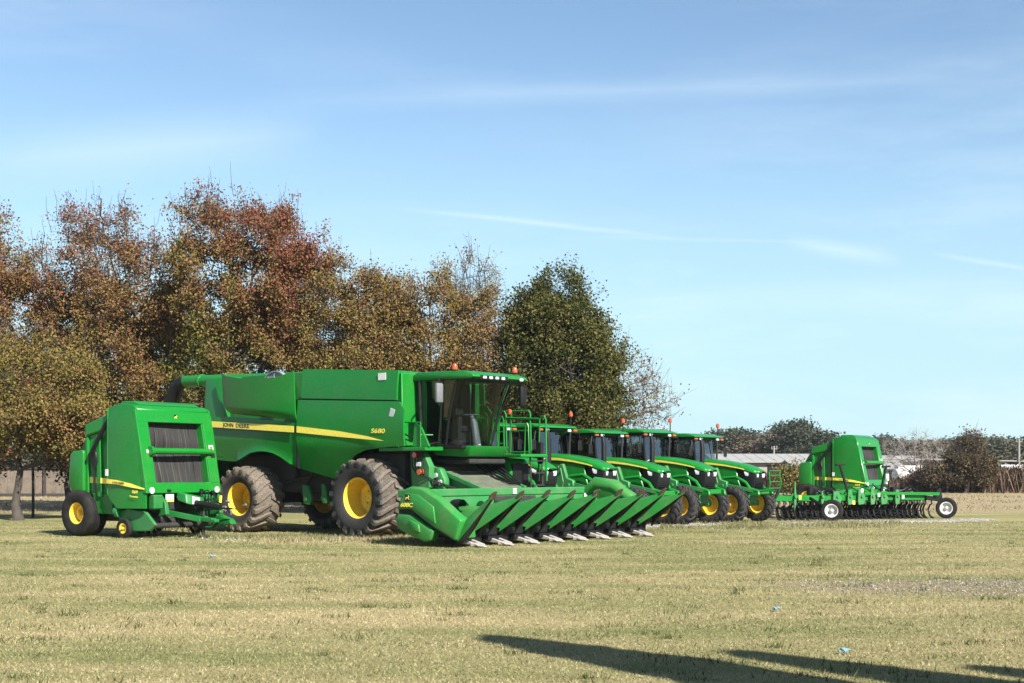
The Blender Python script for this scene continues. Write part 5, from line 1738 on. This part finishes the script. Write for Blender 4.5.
for x in (-1, 1):
    MB().box((x, 0, .2), (.25, 1.2, .45), .02).build('saddle', 'dark', tk)
def pole(x, y, h, label, r=.09, arm=False):
    t = thing('utility_pole', label, 'pole', (x, y, 0), 0, 'poles beyond the field')
    MB().tube([(0, 0, -.1), (0, 0, h)], [r, r * .75], 8).build('post', 'wood' if not arm else 'pole_grey', t)
    a = MB()
    a.bar((-.25, 0, h - .25), (.3, 0, h - .25), .05, .06)
    for k in (-.2, .24):
        a.tube([(k, 0, h - .2), (k, 0, h - .02)], .04, 6)
    a.build('cross_arm', 'pole_grey', t)
pole((774 - 512) * 125 / 1400, 125, 3.7, 'pale utility pole over the long shed roof', .10, True)
pole((1019 - 512) * 118 / 1400, 118, 4.2, 'pale pole near the right edge above the vans', .12, True)
pr_ = thing('raised_pipe', 'long pale pipe carried on thin posts beyond the sheds', 'pipe', ((919 - 512) * 120 / 1400, 120, 0), 0)
b = MB()
b.tube([(-11, 0, 2.55), (3, 0, 2.45), (13, 0, 2.2)], .07, 8)
b.build('pipe', 'pole_grey', pr_)
for px, h in ((902, 2.9), (919, 2.5), (937, 2.9), (992, 2.3), (1006, 2.3), (870, 2.5)):
    MB().tube([((px - 919) * 120 / 1400, .12, 0), ((px - 919) * 120 / 1400, .12, h)], .06, 6).build('post', 'pole_grey', pr_)

# board fence on the left
fe = thing('board_fence', 'weathered board fence with dark rails behind the left trees', 'fence', (-29, 84, 0), .03)
r = random.Random(2)
b = MB()
x = -26.0
while x < 22:
    w = r.uniform(.13, .17)
    b.box((x, r.uniform(-.012, .012), .98 + r.uniform(-.03, .03)), (w, .025, 1.62), .004)
    x += w + r.uniform(.0, .012)
b.build('board_panel', 'wood', fe)
for z in (.10, 1.72):
    m = MB()
    m.box((-2, -.07, z), (48, .09, .17), .01)
    m.build('rail', 'wood_dark', fe)
for k in range(17):
    m = MB()
    m.box((-26 + k * 3, -.16, .92), (.13, .13, 1.9), .01)
    m.build('post', 'wood_dark', fe)
m = MB()
m.bar((2.6, -.24, .2), (3.1, -.24, 1.65), .07, .06)
m.build('brace', 'wood_dark', fe)
po = thing('tree_stake', 'thin dark stake standing beside the trunk of the short yellowish tree', 'stake', ((33 - 512) * 47.5 / 1400, 47.5, 0), 0)
MB().tube([(0, 0, -.1), (.01, 0, .9), (0, 0, 1.7)], .05, 7).build('stake', 'wood_dark', po)
MB().lathe([(.05, -.02), (.06, 0), (.05, .02)], 8, (0, 0, 1.45), 'z').build('tie', 'plastic', po)

# ------------------------------------------------------------------ ground, grass, stones
g = MB()
bmesh.ops.create_grid(g.bm, x_segments=60, y_segments=60, size=1500)
gr_ = g.build('ground', 'ground')
gr_['kind'] = 'structure'
def grass():
    rng = np.random.default_rng(21)
    n = 520000
    # thin out with distance so that the cover looks even from the lawn's edge
    u = rng.random(n)
    y = 9.0 * (44 / 9.0) ** (u ** .9)
    x = rng.uniform(-1, 1, n) * (.44 * y + 2.5)
    h = rng.uniform(.005, .020, n) * (1 + .012 * y) 
    tall = rng.random(n) < .012
    h = np.where(tall, h * 1.9, h)
    w = rng.uniform(.0022, .005, n) * (1 + .04 * y)
    a = rng.random(n) * np.pi * 2
    lean = rng.normal(0, .75, (n, 2)) * h[:, None]
    dx, dy = np.cos(a) * w, np.sin(a) * w
    V = np.stack([np.stack([x - dx, y - dy, np.zeros(n)], 1), np.stack([x + dx, y + dy, np.zeros(n)], 1), np.stack([x + lean[:, 0], y + lean[:, 1], h], 1)], 1).reshape(-1, 3)
    o = mesh_obj('grass', fast_mesh('grass', V, np.arange(n * 3).reshape(-1, 3), 'grass', rng.normal(.5, .28, n)))
    tag(o, 'short dormant tan and olive lawn grass', 'grass', None, 'stuff')
    # rank green grass round the machines
    n = 42000
    px = rng.uniform(195, 900, n)
    d = np.where(px < 430, rng.normal(33.0, 1.1, n), np.where(px < 660, rng.normal(31.3, .5, n) + (px - 430) * .02, rng.normal(39.8, 1.2, n) + (px - 660) * .009))
    x, y = (px - 512) * d / 1400, d
    keep = (np.sin(x * 2.1) + np.sin(x * .9 + y * 1.7) + rng.normal(0, .9, n)) > .2
    x, y = x[keep], y[keep]
    n = len(x)
    h = rng.uniform(.03, .13, n)
    w = rng.uniform(.006, .016, n)
    a = rng.random(n) * np.pi * 2
    dx, dy = np.cos(a) * w, np.sin(a) * w
    l = rng.normal(0, .4, (n, 2)) * h[:, None]
    V = np.stack([np.stack([x - dx, y - dy, np.zeros(n)], 1), np.stack([x + dx, y + dy, np.zeros(n)], 1), np.stack([x + l[:, 0], y + l[:, 1], h], 1)], 1).reshape(-1, 3)
    o = mesh_obj('tall_grass', fast_mesh('tall_grass', V, np.arange(n * 3).reshape(-1, 3), 'grass', rng.normal(.25, .25, n)))
    tag(o, 'ragged unmown grass along the front of the machines', 'grass', None, 'stuff')
def tufts():
    rng = np.random.default_rng(77)
    P = []
    for _ in range(420):
        y0 = 10 * (38 / 10) ** rng.random()
        x0 = rng.uniform(-1, 1) * (.42 * y0 + 1.5)
        k = rng.integers(10, 46)
        s = rng.uniform(.03, .16)
        q = np.stack([x0 + rng.normal(0, s * 1.6, k), y0 + rng.normal(0, s, k), rng.uniform(.02, .075, k) * rng.uniform(.7, 1.3)], 1)
        P.append(q)
    P = np.concatenate(P)
    n = len(P)
    w = rng.uniform(.003, .008, n)
    a = rng.random(n) * 6.283
    dx, dy = np.cos(a) * w, np.sin(a) * w
    l = rng.normal(0, .5, (n, 2)) * P[:, 2:3]
    V = np.stack([np.stack([P[:, 0] - dx, P[:, 1] - dy, np.zeros(n)], 1), np.stack([P[:, 0] + dx, P[:, 1] + dy, np.zeros(n)], 1), np.stack([P[:, 0] + l[:, 0], P[:, 1] + l[:, 1], P[:, 2]], 1)], 1).reshape(-1, 3)
    o = mesh_obj('grass_tufts', fast_mesh('grass_tufts', V, np.arange(n * 3).reshape(-1, 3), 'tuft', rng.normal(.4, .3, n)))
    tag(o, 'small green tufts and weeds scattered in the lawn', 'grass', None, 'stuff')
tufts()
def field_tufts():
    rng = np.random.default_rng(12)
    n = 30000
    y = rng.uniform(52, 99, n)
    x = rng.uniform(-1, 1, n) * (.40 * y + 4)
    k = np.sin(x * .7 + y * .3) + np.sin(x * .23 - y * .6) + rng.normal(0, .8, n) > .1
    x, y = x[k], y[k]
    n = len(x)
    h = rng.uniform(.03, .16, n)
    w = rng.uniform(.012, .035, n)
    a = rng.random(n) * 6.283
    dx, dy = np.cos(a) * w, np.sin(a) * w
    l = rng.normal(0, .5, (n, 2)) * h[:, None]
    V = np.stack([np.stack([x - dx, y - dy, np.zeros(n)], 1), np.stack([x + dx, y + dy, np.zeros(n)], 1), np.stack([x + l[:, 0], y + l[:, 1], h], 1)], 1).reshape(-1, 3)
    o = mesh_obj('field_stubble', fast_mesh('field_stubble', V, np.arange(n * 3).reshape(-1, 3), 'straw', rng.normal(.3, .3, n)))
    tag(o, 'thin tan stubble over the far field', 'grass', None, 'stuff')
field_tufts()
grass()
def gravel():
    rng = np.random.default_rng(8)
    n = 9000
    s = rng.random(n) ** 1.15
    x = 3.4 + 12.2 * s
    y = 40.3 + 4.9 * s + rng.normal(0, .42, n) + .35 * np.sin(x * 1.3)
    # loose stones in the bare patch on the right
    k = 700
    a, r = rng.random(k) * 6.283, rng.random(k) ** .6
    x = np.concatenate([x, 6.9 + 3.2 * r * np.cos(a)])
    y = np.concatenate([y, 19.7 + 1.6 * r * np.sin(a)])
    k2 = 900
    x = np.concatenate([x, rng.normal(-4.6, 1.2, k2)])
    y = np.concatenate([y, rng.normal(33.2, .6, k2)])
    n = len(x)
    sz = rng.uniform(.010, .042, n) * np.where(y < 30, .55, 1.)
    base = np.array([[1, 0, 0], [0, 1, 0], [-1, 0, 0], [0, -1, 0], [0, 0, .8], [0, 0, -.4]], float)
    J = rng.uniform(.6, 1.4, (n, 6, 3))
    th = rng.random(n) * 6.283
    c, s_ = np.cos(th), np.sin(th)
    B = base[None] * J * sz[:, None, None]
    Bx = B[..., 0] * c[:, None] - B[..., 1] * s_[:, None]
    By = B[..., 0] * s_[:, None] + B[..., 1] * c[:, None]
    V = np.stack([Bx + x[:, None], By + y[:, None], B[..., 2] + .006], -1).reshape(-1, 3)
    f = np.array([[0, 1, 4], [1, 2, 4], [2, 3, 4], [3, 0, 4], [1, 0, 5], [2, 1, 5], [3, 2, 5], [0, 3, 5]])
    F = (f[None] + (np.arange(n) * 6)[:, None, None]).reshape(-1, 3)
    o = mesh_obj('gravel', fast_mesh('gravel', V, F, 'stone', np.repeat(rng.normal(.55, .25, n), 8)))
    tag(o, 'pale crushed gravel strip under the tractors and cultivator', 'gravel', None, 'stuff')
gravel()
def scrap(x, y, rz, label, s=.13):
    b = MB()
    rr = random.Random(int(x * 10) + 5)
    b.grid(lambda u, v: ((u - .5) * s, (v - .5) * s * .6, .012 + .03 * abs(math.sin(3 * u + 2 * v)) + .015 * u), 5, 4, .002)
    b.box((s * .45, 0, .02), (s * .25, s * .4, .02), .004)
    o = b.build('paper_scrap', 'paper_blue')
    o.location = (x, y, .012)
    o.rotation_euler = (0, 0, rz)
    tag(o, label, 'litter', 'scraps of litter on the lawn')
for px, py, lab in ((213, 558, 'pale blue scrap of litter on the lawn before the rear wheel of the combine'), (777, 612, 'pale blue scrap of litter in the middle of the lawn'), (845, 655, 'small blue scrap of litter inside the lower tree shadow')):
    d = 2310 / (py - 469)
    scrap((px - 512) * d / 1400, d, px * .1, lab, .12 if py < 600 else .09)

# ------------------------------------------------------------------ sky, sun, camera
w = bpy.data.worlds.new('World')
scene.world = w
w.use_nodes = True
nt = w.node_tree
bg = nt.nodes['Background']
sky = N(nt, 'ShaderNodeTexSky', sky_type='NISHITA')
sky.sun_disc = False
sky.sun_elevation = SUN_EL
sky.sun_rotation = math.atan2(-SUN_AZ.x, -SUN_AZ.y)
sky.altitude = 80
sky.air_density = .82
sky.dust_density = .25
sky.ozone_density = 1.2
tc = N(nt, 'ShaderNodeTexCoord')
mp = N(nt, 'ShaderNodeMapping')
mp.inputs['Scale'].default_value = (2.2, 2.2, 13.)
mp.inputs['Rotation'].default_value = (.0, .09, .0)
nt.links.new(tc.outputs['Generated'], mp.inputs['Vector'])
n1 = noise(nt, 1.5, 8, .62, vec=mp.outputs['Vector'])
n2 = noise(nt, .55, 3, .5, vec=mp.outputs['Vector'])
m1 = ramp(nt, n1.outputs['Fac'], [(.46, (0, 0, 0)), (.80, (1, 1, 1))])
m2 = ramp(nt, n2.outputs['Fac'], [(.42, (0, 0, 0)), (.62, (1, 1, 1))])
ci = math_(nt, 'MULTIPLY', m1.outputs['Color'], m2.outputs['Color'])
# thin even haze towards the horizon
sepz = N(nt, 'ShaderNodeSeparateXYZ')
nt.links.new(tc.outputs['Generated'], sepz.inputs[0])
hz = N(nt, 'ShaderNodeMapRange', interpolation_type='SMOOTHSTEP')
for k, v in (('From Min', .30), ('From Max', .0), ('To Min', .0), ('To Max', .85)):
    hz.inputs[k].default_value = v
nt.links.new(sepz.outputs['Z'], hz.inputs['Value'])
veiled = mixc(nt, hz.outputs['Result'], sky.outputs['Color'], (3.15, 4.45, 5.25))
# one long thin streak of high cloud
def plane_dist(p, q):
    f = lambda a: Vector(((a[0] - 512) / 1400, 1, (469 - a[1]) / 1400)).normalized()
    n = f(p).cross(f(q)).normalized()
    d = N(nt, 'ShaderNodeVectorMath', operation='DOT_PRODUCT')
    nt.links.new(tc.outputs['Generated'], d.inputs[0])
    d.inputs[1].default_value = n
    return d.outputs['Value']
sep = N(nt, 'ShaderNodeSeparateXYZ')
nt.links.new(tc.outputs['Generated'], sep.inputs[0])
def streak(p, q, width, amt, wob=.006):
    dd = math_(nt, 'ADD', plane_dist(p, q), math_(nt, 'MULTIPLY_ADD', n1.outputs['Fac'], wob, -wob * .5))
    a = math_(nt, 'SUBTRACT', 1., math_(nt, 'DIVIDE', math_(nt, 'ABSOLUTE', dd), width), clamp=True)
    x0, x1 = [((k[0] - 512) / 1400) / math.sqrt(1 + ((k[0] - 512) / 1400) ** 2 + ((469 - k[1]) / 1400) ** 2) for k in (p, q)]
    u = math_(nt, 'DIVIDE', math_(nt, 'SUBTRACT', sep.outputs['X'], x0), x1 - x0)
    e = math_(nt, 'MULTIPLY', math_(nt, 'MULTIPLY', u, math_(nt, 'SUBTRACT', 1., u), clamp=True), 4. * amt)
    return math_(nt, 'MULTIPLY', math_(nt, 'POWER', a, 1.4), e, clamp=True)
tot = math_(nt, 'MULTIPLY', ci, .40)
for s in (((390, 208), (680, 238), .0030, .34), ((560, 236), (830, 242), .0024, .16), ((780, 240), (905, 260), .0085, .34), ((930, 252), (1060, 274), .003, .30), ((240, 104), (980, 78), .012, .16), ((-60, 165), (330, 130), .03, .30), ((560, 305), (1060, 278), .012, .14)):
    tot = math_(nt, 'ADD', tot, streak(*s), clamp=True)
cl = mixc(nt, math_(nt, 'MULTIPLY', tot, .95), mixc(nt, 1., veiled, (.955, 1.03, 1.0), 'MULTIPLY'), (5.6, 6.5, 6.9))
nt.links.new(cl, bg.inputs['Color'])
bg.inputs['Strength'].default_value = .071

hb = MB().box((0, 130, 24), (640, 460, 50), 0)
hb = hb.build('haze', 'plastic')
hb['kind'] = 'stuff'
m = bpy.data.materials.new('thin autumn haze')
m.use_nodes = True
m.node_tree.nodes.remove(m.node_tree.nodes['Principled BSDF'])
pv = N(m.node_tree, 'ShaderNodeVolumePrincipled')
pv.inputs['Color'].default_value = (.86, .91, .96, 1)
pv.inputs['Density'].default_value = .0002
pv.inputs['Anisotropy'].default_value = .2
m.node_tree.links.new(pv.outputs[0], m.node_tree.nodes['Material Output'].inputs['Volume'])
hb.data.materials[0] = m
sd = bpy.data.lights.new('sun', 'SUN')
sd.energy = 5.0
sd.angle = R(.53)
sd.color = (1., .955, .88)
so = bpy.data.objects.new('sun', sd)
COL.objects.link(so)
v = Vector((SUN_AZ.x * math.cos(SUN_EL), SUN_AZ.y * math.cos(SUN_EL), -math.sin(SUN_EL)))
so.rotation_euler = v.to_track_quat('-Z', 'Y').to_euler()
so.location = (10, -10, 30)

cam = bpy.data.cameras.new('camera')
cam.sensor_width = 36
cam.lens = 1400 / 1024 * 36
cam.shift_y = (469 - 341.5) / 1024
cam.clip_end = 4000
co = bpy.data.objects.new('camera', cam)
COL.objects.link(co)
co.location = (0, 0, 1.65)
co.rotation_euler = (R(90), 0, 0)
scene.camera = co
scene.view_settings.view_transform = 'Standard'
scene.view_settings.look = 'None'
scene.view_settings.exposure = 1.34
scene.view_settings.gamma = 1.0
scene.render.engine = 'CYCLES'
scene.cycles.max_bounces = 8
scene.cycles.transparent_max_bounces = 12
scene.cycles.use_denoising = True
